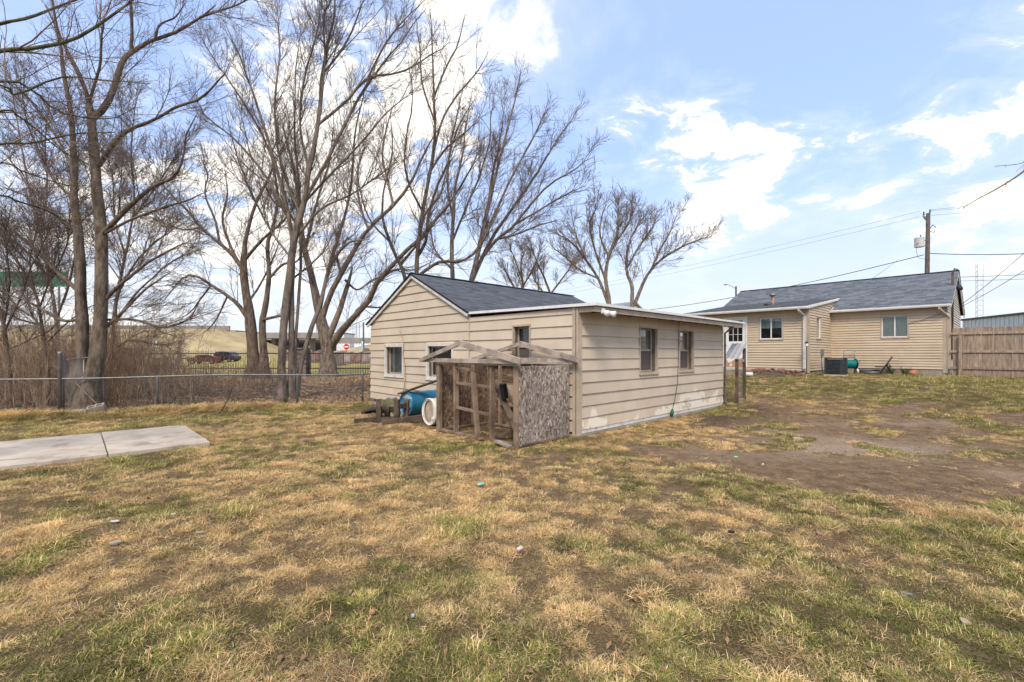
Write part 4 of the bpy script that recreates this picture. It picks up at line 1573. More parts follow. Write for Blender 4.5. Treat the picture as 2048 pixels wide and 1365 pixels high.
def grow(Pn, Rn, per_m, lmin, lmax, ang, K, t0, up, rtip, rng, jit=.12, rfac=.6, frac=.75, tpow=1.0, kl=.0052):
    seg = np.linalg.norm(np.diff(Pn, axis=1), axis=2)
    L = seg.sum(1)
    cnt = rng.poisson(L * per_m)
    ix = np.repeat(np.arange(len(Pn)), cnt)
    n = len(ix)
    if n == 0:
        return np.zeros((0, K, 3)), np.zeros((0, K))
    t = t0 + (1 - t0) * rng.random(n) ** tpow
    u = t * (Pn.shape[1] - 1)
    i = np.minimum(u.astype(int), Pn.shape[1] - 2)
    f = (u - i)[:, None]
    p = Pn[ix, i] * (1 - f) + Pn[ix, i + 1] * f
    r = Rn[ix, i] * (1 - f[:, 0]) + Rn[ix, i + 1] * f[:, 0]
    tan = Pn[ix, i + 1] - Pn[ix, i]
    tan /= np.linalg.norm(tan, axis=1, keepdims=True) + 1e-9
    rd = rng.normal(size=(n, 3))
    rd -= (rd * tan).sum(1, keepdims=True) * tan
    rd /= np.linalg.norm(rd, axis=1, keepdims=True) + 1e-9
    a = np.clip(rng.normal(ang, .22, n), .25, 1.5)[:, None]
    d = np.cos(a) * tan + np.sin(a) * rd
    ln = rng.uniform(lmin, lmax, n) * (1.2 - .7 * t)
    ln = np.minimum(ln, frac * L[ix] + .05)
    pts = np.zeros((n, K, 3))
    pts[:, 0] = p
    for s in range(1, K):
        d = d + np.array((0, 0, up)) + rng.normal(size=(n, 3)) * jit
        d /= np.linalg.norm(d, axis=1, keepdims=True)
        pts[:, s] = pts[:, s - 1] + d * (ln / (K - 1))[:, None]
    r0 = np.minimum(rfac * r, rtip + kl * ln)
    r0 = np.maximum(r0, rtip)
    rad = r0[:, None] + (rtip - r0)[:, None] * np.linspace(0, 1, K)[None, :] ** .8
    return pts, rad


def resample(pts, n):
    """smooth curve through the points (rows: x, y, z, r)"""
    pts = np.asarray(pts, float)
    m = len(pts)
    ext = np.vstack([2 * pts[0] - pts[1], pts, 2 * pts[-1] - pts[-2]])
    out = []
    for u in np.linspace(0, m - 1, n):
        i = min(int(u), m - 2)
        f = u - i
        a, b, c, d = ext[i], ext[i + 1], ext[i + 2], ext[i + 3]
        out.append(.5 * ((2 * b) + (c - a) * f + (2 * a - 5 * b + 4 * c - d) * f * f + (3 * b - a - 3 * c + d) * f ** 3))
    o = np.array(out)
    o[:, 3] = np.maximum(o[:, 3], .003)
    return o


def limb3d(px, d0, d1, n=14, wob=0.0, rng=None, wk=.88):
    rows = []
    m = len(px)
    for k, (x, y, w) in enumerate(px):
        d = d0 + (d1 - d0) * (k / (m - 1))
        q = P(x, y, d)
        rows.append((q[0], q[1], q[2], w / 2 * d / F * math.cos(math.atan(abs(x - 1024) / F)) * wk))
    rows[-1] = rows[-1][:3] + (rows[-1][3] * .45,)
    o = resample(rows, n)
    if wob and rng is not None:
        s = np.linspace(0, 1, n)[:, None]
        o[:, :3] += wob * s * (rng.normal(size=(n, 3)))
    return o


def tree(name, label, depth, trunks, limbs, twig, seed, bark=None, tw_mat=None, group=None, spread=.30, flare=1.5, wk=.70):
    """trunks/limbs: lists of photo polylines (x, y, width px); twig: growth settings"""
    rng = np.random.default_rng(seed)
    bark = bark or M_BARK
    tw_mat = tw_mat or M_TWIG
    b = P(trunks[0][0][0], trunks[0][0][1], depth)
    base = np.array((b[0], b[1], gz(b[0], b[1])))
    o = thing(name, label, 'tree', base, 0, group)
    allP, allR = [], []
    for k, t in enumerate(trunks):
        dd = depth + (0 if k == 0 else rng.uniform(-.3, .5))
        c = limb3d(t, dd, dd + rng.uniform(-.06, .10) * (t[0][1] - t[-1][1]) * depth / F, 22, .012, rng, wk)
        c[0, 2] = min(c[0, 2], base[2]) - .12
        c[0, 3] *= flare
        c[1, 3] *= 1 + (flare - 1) * .35
        c = resample(c, 60)
        c[:, 3] *= 1 + .10 * (vnoise(np.arange(60.), np.full(60, k * 9.), 3.0, seed) - .5)
        V, q = tubes(c[None, :, :3] - base, c[None, :, 3], 14)
        ctr = np.repeat(c[:, :3] - base, 14, axis=0)
        an_ = np.tile(np.arange(14), 60).astype(float)
        V = ctr + (V - ctr) * (1 + .16 * (vnoise(an_ * 1.0, np.repeat(np.arange(60.), 14), 2.0, seed + 5) - .5))[:, None]
        link('trunk', np_mesh('trunk', V, q), bark, o, True)
        allP.append(resample(c, 20)[None, 6:, :3])
        allR.append(resample(c, 20)[None, 6:, 3])
    LP, LR = [], []
    for t in limbs:
        t3 = t
        ln = math.hypot(t3[-1][0] - t3[0][0], t3[-1][1] - t3[0][1]) * depth / F
        # start inside the nearest trunk so that the limb is joined to it
        s = P(t3[0][0], t3[0][1], depth)
        best, bd = depth, 1e9
        for cp in allP + [x_ for x_ in LP]:
            for q in cp[0]:
                pxx = 1024 + F * q[0] / q[1]
                pyy = HOR - F * (q[2] - CAMZ) / q[1]
                d_ = math.hypot(pxx - t3[0][0], pyy - t3[0][1])
                if d_ < bd:
                    bd, best = d_, q[1]
        c = limb3d(t3, best, best + rng.uniform(-spread, spread) * ln, 14, .010 * ln / 3, rng, wk)
        V, q = tubes(c[None, :, :3] - base, c[None, :, 3], 8)
        link('limb', np_mesh('limb', V, q), bark, o, True)
        LP.append(c[None, :, :3])
        LR.append(c[None, :, 3])
    A = np.concatenate([x_[:, :14] for x_ in allP] + LP)
    R = np.concatenate([x_[:, :14] for x_ in allR] + LR)
    Vs, Qs, off = [], [], 0
    cur = (A, R)
    for (per_m, lmin, lmax, ang, K, t0, up, rtip, k, jit) in twig:
        rtip = depth * .00022 * {7: 1.6, 5: 1.2, 3: 1.0}[K]
        nxt = grow(cur[0], cur[1], per_m, lmin, lmax, ang, K, t0, up, rtip, rng, jit)
        if len(nxt[0]) == 0:
            break
        keep = nxt[0][:, -1, 2] > base[2] + .25
        nxt = (nxt[0][keep], nxt[1][keep])
        V, q = tubes(nxt[0] - base, nxt[1], k)
        Vs.append(V)
        Qs.append(q + off)
        off += len(V)
        cur = nxt
    stuff(link('crown', np_mesh('crown', np.concatenate(Vs), np.concatenate(Qs)), tw_mat, o))
    return o


# growth levels: per metre, min/max length, angle, points, from, upward pull, tip radius, sides, jitter
def levels(a, up=.10, tip=.0035, dens=1.0, l1=2.2, l2=.95, l3=.42):
    return [(2.9 * a, l1 * .3, l1, .56, 7, .12, up, tip, 4, .09),
            (5.4 * a * dens, l2 * .3, l2, .62, 5, .08, up * .8, tip, 3, .11),
            (6.4 * a * dens, l3 * .4, l3, .68, 3, .08, up * .6, tip, 3, .12)]


# the big double-stemmed tree in the fence line
tree('bare_tree', 'tall bare tree with twin dark trunks growing through the wire fence', 11.0,
     [[(168, 828, 60), (183, 770, 48), (196, 700, 38), (200, 640, 34), (203, 560, 31), (202, 470, 29), (196, 400, 27), (190, 330, 24), (184, 260, 22), (182, 228, 20), (175, 200, 13), (160, 150, 10), (128, 90, 8), (90, 10, 6)],
      [(158, 826, 38), (163, 740, 31), (165, 660, 29), (160, 560, 28), (158, 470, 24), (150, 420, 20), (148, 330, 17), (145, 270, 14), (135, 180, 11), (120, 90, 8), (105, 0, 6), (98, -60, 4)]],
     [[(186, 236, 19), (212, 212, 17), (232, 165, 16), (240, 135, 14), (262, 105, 12), (300, 82, 9), (345, 68, 8), (385, 45, 6), (430, 8, 4)],
      [(262, 102, 9), (264, 60, 8), (262, 10, 7), (262, -40, 5)],
      [(310, 78, 7), (320, 50, 5), (350, 35, 4), (372, 5, 3)],
      [(400, 35, 6), (430, 25, 5), (470, 12, 4), (505, -5, 3)],
      [(198, 332, 13), (235, 278, 12), (265, 257, 10), (310, 240, 8), (355, 212, 7), (400, 198, 6), (440, 160, 4), (458, 128, 3)],
      [(206, 468, 15), (240, 432, 13), (275, 398, 11), (310, 372, 9), (348, 352, 7), (366, 320, 5), (372, 270, 4), (395, 225, 3)],
      [(205, 470, 9), (262, 440, 7), (330, 415, 6), (380, 400, 4), (420, 380, 3)],
      [(210, 600, 12), (240, 570, 9), (290, 530, 7), (340, 500, 5), (390, 480, 3)],
      [(205, 660, 11), (245, 625, 8), (290, 580, 6), (340, 545, 4)],
      [(215, 640, 8), (270, 640, 6), (330, 655, 5), (380, 635, 4), (400, 600, 3)],
      [(160, 585, 14), (112, 542, 11), (62, 492, 9), (0, 440, 7), (-50, 410, 5)],
      [(156, 470, 10), (105, 425, 8), (55, 395, 6), (0, 372, 5)],
      [(148, 340, 9), (110, 270, 7), (60, 200, 6), (10, 150, 4)],
      [(160, 640, 10), (120, 640, 8), (70, 610, 7), (20, 590, 5)],
      [(150, 400, 8), (100, 350, 6), (60, 260, 5), (40, 160, 3)],
      [(180, 200, 8), (200, 130, 7), (205, 60, 5), (225, -10, 4)]],
     levels(1.1, .06, .0040, 1.25, 2.3, 1.0, .45), 101, spread=.35, wk=.92)

# four-stemmed tree by the fence
tree('bare_tree', 'slender bare tree of several stems fanning upwards just beyond the wire fence', 14.2,
     [[(562, 799, 30), (563, 740, 25), (568, 650, 23), (578, 560, 22), (590, 470, 20), (608, 405, 17), (620, 330, 15), (638, 235, 12), (645, 150, 10), (655, 90, 8), (668, 30, 6), (672, -30, 5)],
      [(582, 799, 24), (583, 720, 19), (583, 600, 16), (585, 520, 15), (582, 460, 13), (570, 400, 12), (545, 310, 9), (512, 205, 7), (482, 120, 5), (455, 55, 3)],
      [(590, 797, 17), (602, 730, 14), (622, 660, 13), (640, 610, 12), (652, 560, 11), (668, 500, 10), (690, 430, 8), (705, 350, 7), (712, 260, 5), (735, 160, 4)],
      [(586, 798, 14), (590, 700, 10), (597, 600, 9), (602, 500, 8), (600, 400, 7), (592, 300, 6), (590, 180, 4), (600, 60, 3)]],
     [[(612, 395, 11), (650, 330, 10), (690, 250, 9), (728, 180, 7), (790, 100, 5), (850, 20, 4)],
      [(636, 250, 8), (690, 205, 8), (735, 158, 7), (800, 145, 5), (850, 118, 4), (900, 85, 3)],
      [(735, 158, 6), (770, 90, 5), (800, 50, 4), (850, 0, 3)],
      [(578, 440, 9), (530, 350, 8), (470, 280, 6), (420, 240, 5), (395, 205, 3)],
      [(560, 360, 8), (520, 260, 6), (470, 180, 5), (430, 120, 4), (405, 80, 3)],
      [(600, 430, 8), (560, 320, 7), (550, 200, 6), (560, 90, 5), (550, 0, 3)],
      [(618, 340, 9), (600, 250, 7), (610, 150, 6), (635, 60, 4), (640, -20, 3)],
      [(640, 230, 8), (650, 120, 6), (648, 40, 5), (670, -20, 4)],
      [(605, 410, 8), (660, 350, 7), (720, 290, 6), (780, 220, 4), (830, 180, 3)],
      [(590, 480, 8), (640, 420, 7), (700, 390, 5), (760, 350, 4), (800, 320, 3)],
      [(585, 520, 7), (540, 460, 6), (500, 380, 5), (470, 300, 4), (450, 220, 3)],
      [(645, 150, 7), (690, 90, 6), (720, 20, 4), (740, -30, 3)],
      [(583, 560, 6), (620, 530, 5), (650, 500, 4), (670, 460, 3)]],
     levels(1.1, .15, .0042, 1.05, 2.6, 1.15, .48), 202, M_BARKG, spread=.30)

# broad old tree standing before the iron fence
tree('bare_tree', 'broad old bare tree with low crooked limbs in front of the iron fence', 25.5,
     [[(507, 752, 40), (507, 720, 34), (502, 660, 31), (498, 620, 27), (491, 579, 22), (487, 535, 20), (490, 490, 13), (500, 444, 10), (515, 400, 8), (540, 350, 6), (548, 310, 4)],
      [(528, 750, 26), (527, 700, 22), (525, 646, 19), (533, 600, 15), (538, 545, 12), (535, 490, 11), (545, 455, 9), (556, 400, 7), (548, 340, 5), (540, 290, 3)]],
     [[(487, 540, 15), (465, 510, 12), (440, 488, 10), (400, 455, 8), (375, 420, 7), (345, 395, 5), (320, 360, 4)],
      [(498, 640, 15), (478, 612, 12), (455, 592, 10), (425, 572, 8), (395, 553, 7), (365, 556, 5), (330, 600, 4)],
      [(420, 574, 6), (400, 600, 5), (385, 620, 4), (360, 640, 3)],
      [(455, 592, 6), (440, 625, 5), (425, 650, 4), (405, 668, 3)],
      [(440, 490, 8), (430, 440, 7), (410, 390, 5), (415, 350, 4), (400, 310, 3)],
      [(487, 545, 10), (460, 490, 8), (445, 440, 7), (455, 390, 5), (450, 340, 4)],
      [(490, 520, 10), (515, 490, 9), (540, 465, 7), (570, 440, 5), (600, 400, 4)],
      [(536, 560, 8), (565, 530, 7), (590, 525, 5), (620, 500, 4)],
      [(525, 640, 9), (560, 632, 8), (580, 628, 5)],
      [(400, 455, 6), (370, 460, 5), (335, 450, 4), (310, 430, 3)],
      [(500, 600, 8), (520, 570, 6), (545, 520, 5), (560, 480, 4)]],
     levels(.8, .02, .0055, .8, 3.2, 1.5, .7), 303, M_BARK, spread=.35, wk=.76)

# spreading tree to its right
tree('bare_tree', 'thick-trunked bare tree spreading low limbs to the shed roof beside the iron fence', 27.0,
     [[(657, 750, 38), (656, 715, 32), (652, 680, 31), (643, 646, 27), (636, 616, 23), (629, 579, 20), (619, 535, 17), (610, 500, 15), (603, 461, 13), (598, 410, 11), (590, 350, 8), (575, 290, 6), (560, 230, 4)]],
     [[(664, 690, 22), (685, 660, 19), (703, 640, 17), (737, 603, 15), (757, 562, 13), (798, 515, 11), (838, 478, 9), (862, 450, 8), (905, 400, 6), (940, 340, 4), (960, 300, 3)],
      [(657, 675, 17), (678, 625, 14), (694, 575, 11), (705, 535, 9)],
      [(644, 640, 16), (660, 590, 14), (682, 549, 13), (710, 500, 12), (737, 458, 10), (787, 410, 9), (821, 367, 7), (850, 310, 5), (880, 250, 4)],
      [(682, 549, 8), (675, 520, 7), (674, 500, 5)],
      [(640, 620, 10), (652, 560, 9), (668, 520, 7), (700, 485, 6), (740, 480, 4)],
      [(737, 460, 7), (720, 410, 6), (715, 350, 5), (730, 290, 4)],
      [(787, 412, 7), (775, 360, 6), (765, 310, 5), (775, 250, 4), (790, 200, 3)],
      [(610, 500, 9), (625, 440, 8), (640, 380, 6), (660, 320, 5), (665, 260, 3)],
      [(605, 470, 8), (580, 430, 7), (545, 400, 5), (520, 350, 4)],
      [(760, 560, 7), (790, 540, 6), (830, 540, 4), (870, 520, 3)],
      [(690, 560, 7), (715, 580, 5), (745, 560, 4), (775, 550, 3)],
      [(705, 640, 7), (720, 615, 6), (760, 615, 4), (790, 600, 3)],
      [(838, 480, 7), (850, 430, 6), (880, 390, 5), (900, 320, 4)]],
     levels(.75, .05, .0055, .75, 3.2, 1.5, .7), 404, M_BARKG, spread=.35, wk=.80)

# stems rising behind the shed roof
tree('bare_tree', 'tall bare tree fanning to the right from behind the shed roof', 21.0,
     [[(942, 730, 20), (940, 650, 18), (942, 569, 16), (955, 512, 13), (974, 424, 11), (993, 344, 8), (1012, 271, 6), (1031, 195, 4), (1043, 134, 3)],
      [(908, 730, 16), (906, 640, 14), (905, 561, 13), (904, 500, 12), (906, 443, 10), (912, 367, 8), (925, 310, 6), (932, 252, 4), (945, 180, 3)]],
     [[(944, 562, 12), (965, 515, 11), (993, 462, 9), (1047, 386, 7), (1104, 298, 5), (1161, 207, 3)],
      [(965, 515, 10), (995, 478, 9), (1028, 451, 8), (1085, 382, 6), (1142, 344, 4), (1188, 313, 3)],
      [(955, 505, 9), (985, 440, 8), (1020, 360, 6), (1070, 270, 5), (1098, 200, 3)],
      [(975, 420, 7), (985, 350, 6), (1000, 280, 5), (1010, 210, 3)],
      [(1028, 450, 6), (1080, 420, 5), (1130, 390, 4), (1170, 372, 3)],
      [(990, 480, 6), (1030, 470, 5), (1080, 450, 4), (1120, 440, 3)],
      [(906, 440, 7), (895, 370, 6), (900, 300, 5), (915, 230, 4), (930, 160, 3)],
      [(906, 480, 7), (930, 420, 6), (960, 350, 5), (980, 270, 4), (985, 190, 3)],
      [(905, 540, 6), (870, 500, 5), (860, 450, 4), (850, 400, 3)]],
     levels(1.0, .10, .0052, 1.0, 2.5, 1.2, .58), 505, M_BARKG, spread=.30)
tree('bare_tree', 'crooked dark-stemmed bare tree rising directly behind the shed ridge', 18.0,
     [[(834, 740, 17), (834, 640, 15), (833, 546, 13), (837, 489, 12), (845, 424, 11), (856, 367, 10), (866, 310, 9), (870, 252, 8), (868, 207, 7), (866, 138, 5), (864, 80, 4), (860, 10, 3)],
      [(822, 738, 14), (816, 640, 12), (810, 557, 11), (795, 519, 10), (780, 485, 9), (765, 430, 7), (770, 370, 5), (785, 300, 4), (780, 220, 3)]],
     [[(836, 512, 10), (852, 481, 9), (856, 432, 8), (872, 380, 7), (893, 330, 6), (915, 260, 4), (950, 200, 3)],
      [(836, 553, 10), (856, 538, 9), (883, 523, 9), (921, 523, 8), (955, 500, 7), (982, 451, 5), (1010, 400, 3)],
      [(800, 530, 9), (830, 495, 7), (850, 470, 5), (880, 440, 4)],
      [(868, 300, 7), (885, 240, 6), (915, 190, 5), (950, 150, 4), (975, 110, 3)],
      [(866, 200, 6), (890, 140, 5), (915, 90, 4), (930, 30, 3)],
      [(862, 340, 7), (890, 300, 6), (925, 270, 5), (960, 240, 3)],
      [(845, 424, 7), (815, 360, 6), (810, 290, 5), (825, 210, 4), (820, 140, 3)],
      [(868, 240, 6), (845, 170, 5), (840, 100, 4), (830, 30, 3)],
      [(780, 485, 6), (740, 440, 5), (720, 380, 4), (715, 320, 3)]],
     levels(.75, .10, .0048, .8, 2.6, 1.15, .52), 606, M_BARK, spread=.30)

# trees beyond the shed
tree('bare_tree', 'round-topped bare tree with tufted twig ends beyond the lean-to roof', 46.0,
     [[(1216, 700, 15), (1218, 607, 13), (1211, 557, 11), (1218, 512, 9), (1233, 473, 7), (1237, 430, 5), (1238, 400, 3)],
      [(1268, 700, 17), (1266, 640, 16), (1264, 600, 12), (1264, 573, 11), (1253, 538, 8), (1260, 481, 6), (1287, 435, 4)]],
     [[(1216, 607, 10), (1196, 557, 8), (1165, 512, 6), (1138, 481, 5), (1100, 462, 3)],
      [(1268, 612, 11), (1291, 557, 9), (1314, 527, 7), (1352, 500, 6), (1397, 481, 4), (1414, 475, 3)],
      [(1300, 545, 7), (1320, 500, 6), (1340, 465, 5), (1356, 424, 3)],
      [(1211, 560, 7), (1190, 500, 6), (1180, 450, 5), (1195, 410, 3)],
      [(1218, 515, 7), (1200, 470, 5), (1205, 430, 4), (1215, 405, 3)],
      [(1228, 490, 6), (1255, 450, 5), (1265, 420, 4), (1262, 400, 3)],
      [(1255, 535, 6), (1280, 490, 5), (1305, 455, 4), (1310, 430, 3)],
      [(1196, 557, 6), (1160, 540, 5), (1125, 510, 4), (1100, 490, 3)],
      [(1180, 535, 5), (1155, 480, 4), (1145, 440, 3)]],
     levels(.85, .10, .0090, .62, 4.0, 2.0, .95), 707, M_BARKG, spread=.4)
tree('bare_tree', 'small twiggy bare tree just past the end of the shed ridge', 52.0,
     [[(1040, 700, 10), (1042, 620, 9), (1045, 570, 7), (1042, 530, 5), (1050, 498, 3)], [(1110, 700, 10), (1105, 610, 8), (1090, 560, 6), (1072, 520, 4), (1062, 490, 3)]],
     [[(1042, 600, 7), (1020, 560, 5), (1005, 530, 3)], [(1045, 575, 5), (1065, 540, 4), (1080, 505, 3)], [(1100, 590, 6), (1130, 550, 5), (1150, 520, 3)],
      [(1044, 560, 5), (1030, 520, 4), (1022, 500, 3)], [(1100, 600, 5), (1075, 570, 4), (1060, 540, 3)]],
     levels(.75, .08, .0095, .9, 4.0, 2.0, 1.0), 808, M_BARK, spread=.4)

# leaning saplings in the thicket at the left
tree('bare_tree', 'leaning grey sapling in the thicket left of the twin-trunked tree', 12.3,
     [[(92, 815, 17), (97, 760, 14), (90, 690, 12), (80, 630, 11), (72, 590, 10), (45, 540, 9), (8, 490, 7), (-30, 450, 5)]],
     [[(78, 620, 7), (100, 560, 6), (130, 500, 5), (140, 430, 4), (120, 350, 3)], [(70, 585, 7), (60, 520, 6), (75, 440, 5), (60, 360, 3)],
      [(90, 690, 6), (130, 650, 5), (170, 620, 4), (210, 600, 3)], [(85, 650, 6), (40, 640, 5), (0, 620, 4)]],
     levels(1.55, .03, .0040, 1.1, 1.8, .9, .42), 909, M_BARK)
tree('bare_tree', 'peeling stub-trunked tree at the edge of the thicket', 12.0,
     [[(22, 810, 20), (20, 760, 16), (14, 700, 15), (8, 650, 14), (-4, 610, 13), (-20, 560, 10)]],
     [[(10, 660, 9), (40, 600, 7), (60, 540, 5), (90, 480, 4), (110, 420, 3)], [(14, 700, 8), (60, 680, 6), (100, 660, 5), (140, 620, 3)], [(8, 650, 8), (20, 560, 6), (10, 470, 5), (30, 380, 3)]],
     levels(1.55, .03, .0040, 1.1, 1.8, .9, .42), 910, M_BARK)
tree('bare_tree', 'spindly bare tree behind the twin-trunked tree, arching to the right', 15.5,
     [[(226, 790, 15), (224, 720, 13), (228, 640, 12), (240, 560, 10), (255, 490, 8), (268, 400, 6), (262, 300, 5), (270, 200, 4)]],
     [[(228, 650, 9), (262, 600, 8), (300, 560, 6), (350, 520, 5), (400, 500, 3)], [(235, 590, 8), (275, 520, 7), (330, 470, 5), (380, 440, 4)],
      [(250, 510, 7), (230, 440, 6), (225, 360, 5), (210, 280, 4)], [(225, 700, 7), (265, 680, 6), (320, 690, 5), (370, 680, 4)], [(240, 560, 6), (200, 500, 5), (170, 430, 4)],
      [(262, 440, 6), (300, 390, 5), (340, 330, 4), (370, 280, 3)]],
     levels(1.6, .05, .0045, 1.3, 2.0, .95, .45), 911, M_BARKG)
tree('bare_tree', 'pale bare tree deep in the thicket, leaning away to the left', 17.0,
     [[(120, 790, 15), (118, 720, 13), (112, 640, 12), (100, 560, 11), (80, 470, 9), (55, 360, 7), (35, 250, 5), (20, 140, 4)]],
     [[(112, 640, 9), (140, 560, 8), (155, 460, 6), (150, 360, 5)], [(100, 560, 8), (50, 500, 7), (0, 470, 5), (-40, 440, 4)], [(80, 470, 7), (95, 380, 6), (90, 290, 5), (100, 200, 4)],
      [(60, 380, 7), (20, 320, 5), (-20, 280, 4)], [(118, 700, 8), (70, 640, 7), (20, 610, 5), (-20, 600, 4)]],
     levels(1.35, .06, .0048, 1.1, 2.2, 1.0, .45), 912, M_BARKG)

# overhanging boughs: trees whose stems stand just outside the frame
rng_o = np.random.default_rng(55)


def bough_tree(name, label, base, trunk, boughs, seed, lv, bark):
    rng = np.random.default_rng(seed)
    base = np.array((base[0], base[1], gz(base[0], base[1])))
    o = thing(name, label, 'tree', base)
    c = resample(trunk, 16)
    V, q = tubes(c[None, :, :3] - base, c[None, :, 3], 12)
    link('trunk', np_mesh('trunk', V, q), M_BARK, o, True)
    LP, LR = [], []
    for b_ in boughs:
        c = resample(b_, 14)
        V, q = tubes(c[None, :, :3] - base, c[None, :, 3], 7)
        link('limb', np_mesh('limb', V, q), bark, o, True)
        LP.append(c[None, :, :3])
        LR.append(c[None, :, 3])
    cur = (np.concatenate(LP), np.concatenate(LR))
    Vs, Qs, off = [], [], 0
    for (per_m, lmin, lmax, ang, K, t0, up, rtip, k, jit) in lv:
        cur = grow(cur[0], cur[1], per_m, lmin, lmax, ang, K, t0, up, rtip, rng, jit, kl=.006)
        V, q = tubes(cur[0] - base, cur[1], k)
        Vs.append(V)
        Qs.append(q + off)
        off += len(V)
    stuff(link('crown', np_mesh('crown', np.concatenate(Vs), np.concatenate(Qs)), M_TWIGR, o))
    return o


def bp(pts, d0, d1, root):
    out = [root]
    for k, (x, y, r) in enumerate(pts):
        d = d0 + (d1 - d0) * k / (len(pts) - 1)
        q = P(x, y, d)
        out.append((q[0], q[1], q[2], r))
    return out


tx, ty = -7.6, 4.6
M_GBR = bark_mat('green_bough', (.155, .150, .080), (.075, .068, .035), 14)
bough_tree('overhanging_tree', 'greenish boughs of a nearby tree reaching into view over the thicket', (tx, ty),
           [(tx, ty, -.1, .22), (tx, ty, 1.5, .17), (tx + .1, ty + .1, 3.5, .13), (tx, ty + .2, 5.5, .10), (tx, ty + .1, 7.5, .05)],
           [bp([(-40, 112, .024), (60, 98, .021), (150, 78, .018), (240, 20, .013), (290, -20, .008)], 5.0, 5.6, (tx + .05, ty + .1, 3.9, .04)),
            bp([(-30, 55, .017), (60, 35, .014), (130, 8, .010), (200, -15, .007)], 4.6, 5.0, (tx, ty + .15, 4.4, .035)),
            bp([(-30, 170, .014), (60, 178, .012), (120, 225, .010), (220, 238, .007), (270, 215, .004)], 4.8, 5.6, (tx + .06, ty + .1, 3.6, .03)),
            bp([(-30, 175, .014), (30, 190, .012), (120, 155, .009), (200, 160, .006), (300, 168, .004)], 4.6, 5.4, (tx + .06, ty + .1, 3.5, .03)),
            bp([(-30, 295, .013), (60, 287, .011), (150, 268, .008), (230, 265, .005)], 4.7, 5.3, (tx + .08, ty + .1, 3.1, .03)),
            bp([(-40, 395, .014), (40, 405, .012), (100, 425, .010), (150, 455, .006)], 5.2, 6.4, (tx + .08, ty + .1, 2.6, .03)),
            bp([(-30, 230, .012), (40, 235, .010), (120, 300, .007), (180, 330, .005)], 4.8, 5.6, (tx + .05, ty + .1, 3.3, .03)),
            bp([(-30, 330, .010), (50, 345, .009), (130, 370, .006), (200, 372, .004)], 5.2, 6.2, (tx + .05, ty + .1, 2.9, .03))],
           66, [(3.6, .35, 1.2, .65, 6, .12, .02, .0026, 4, .13), (4.2, .1, .42, .75, 4, .1, .02, .0020, 3, .16)], M_GBR)
tx2, ty2 = 9.6, 6.2
bough_tree('overhanging_tree', 'thin bare twig of an outside tree hanging over the board fence', (tx2, ty2),
           [(tx2, ty2, -.1, .15), (tx2, ty2, 1.5, .12), (tx2 + .1, ty2, 3.5, .09), (tx2, ty2 + .1, 5.5, .05)],
           [bp([(2100, 300, .013), (2046, 345, .011), (1990, 380, .008), (1960, 396, .006), (1926, 416, .003)], 5.6, 5.2, (tx2, ty2, 4.2, .03)),
            bp([(2100, 315, .006), (2040, 328, .004), (1990, 333, .0025)], 5.6, 5.3, (tx2, ty2, 4.1, .02))],
           77, [(2.2, .06, .22, .6, 4, .2, .0, .0022, 4, .12), (1.5, .03, .08, .7, 3, .2, .0, .0018, 3, .1)], M_BARKG)

# ------------------------------------------------------------------ thicket: shrubs of dry stems


def shrub(name, label, x, y, n, hmin, hmax, rad, seed, lean=.18, m=None, group=None, r0=.007, tw=True):
    rng = np.random.default_rng(seed)
    base = np.array((x, y, gz(x, y)))
    o = thing(name, label, 'shrub', base, 0, group)
    K = 8
    pos = rng.normal(size=(n, 2)) * rad * .5
    d = np.stack([rng.normal(size=n) * lean, rng.normal(size=n) * lean, np.ones(n)], -1)
    h = rng.uniform(hmin, hmax, n)
    pts = np.zeros((n, K, 3))
    pts[:, 0, :2] = pos
    pts[:, 0, 2] = -.04
    for s in range(1, K):
        d = d + rng.normal(size=(n, 3)) * .10
        d /= np.linalg.norm(d, axis=1, keepdims=True)
        pts[:, s] = pts[:, s - 1] + d * (h / (K - 1))[:, None]
    rad_ = (r0 * rng.uniform(.6, 1.4, n))[:, None] * np.linspace(1, .35, K)[None, :]
    V, q = tubes(pts, rad_, 4)
    stuff(link('stems', np_mesh('stems', V, q), m or M_TWIGS, o))
    if tw:
        a = grow(pts, rad_, 3.0, .15, .75, .6, 4, .2, .03, .0028, rng, .16)
        b = grow(a[0], a[1], 3.2, .08, .35, .7, 3, .2, .0, .0024, rng, .18)
        V1, q1 = tubes(a[0], a[1], 3)
        V2, q2 = tubes(b[0], b[1], 3)
        stuff(link('twigs', np_mesh('twigs', np.concatenate([V1, V2]), np.concatenate([q1, q2 + len(V1)])), m or M_TWIGS, o))
    return o


rs = np.random.default_rng(12)
spots = []
for (px_, py_) in [(30, 800), (60, 815), (110, 790), (60, 770), (140, 780), (215, 790), (240, 800), (265, 795), (290, 790), (250, 770), (10, 760), (310, 775), (345, 780), (180, 765), (90, 750), (385, 775), (230, 750), (290, 755), (130, 760), (20, 785),
                   (420, 785), (455, 775), (40, 745), (160, 748), (0, 815), (80, 800), (330, 800), (200, 778), (50, 790), (120, 805), (275, 780), (30, 770), (150, 800), (245, 785), (85, 775), (300, 810), (350, 795), (400, 790), (370, 765), (440, 790), (320, 760), (410, 765), (470, 795)]:
    d = CAMZ * F / (py_ - HOR)
    spots.append(((px_ - 1024) / F * d, d, px_))
for i, (x, y, px_) in enumerate(spots):
    tall = px_ < 320
    shrub('dry_thicket_shrub', 'leafless tangle of tall dry stems in the thicket beyond the wire fence', x, y, int(rs.integers(55, 85)) if tall else 26, .7 if tall else .4, 3.0 if tall else 1.5, 1.3, 1000 + i,
          .16, M_TWIGS if i % 3 else M_TWIGR, 'dry shrubs of the thicket')
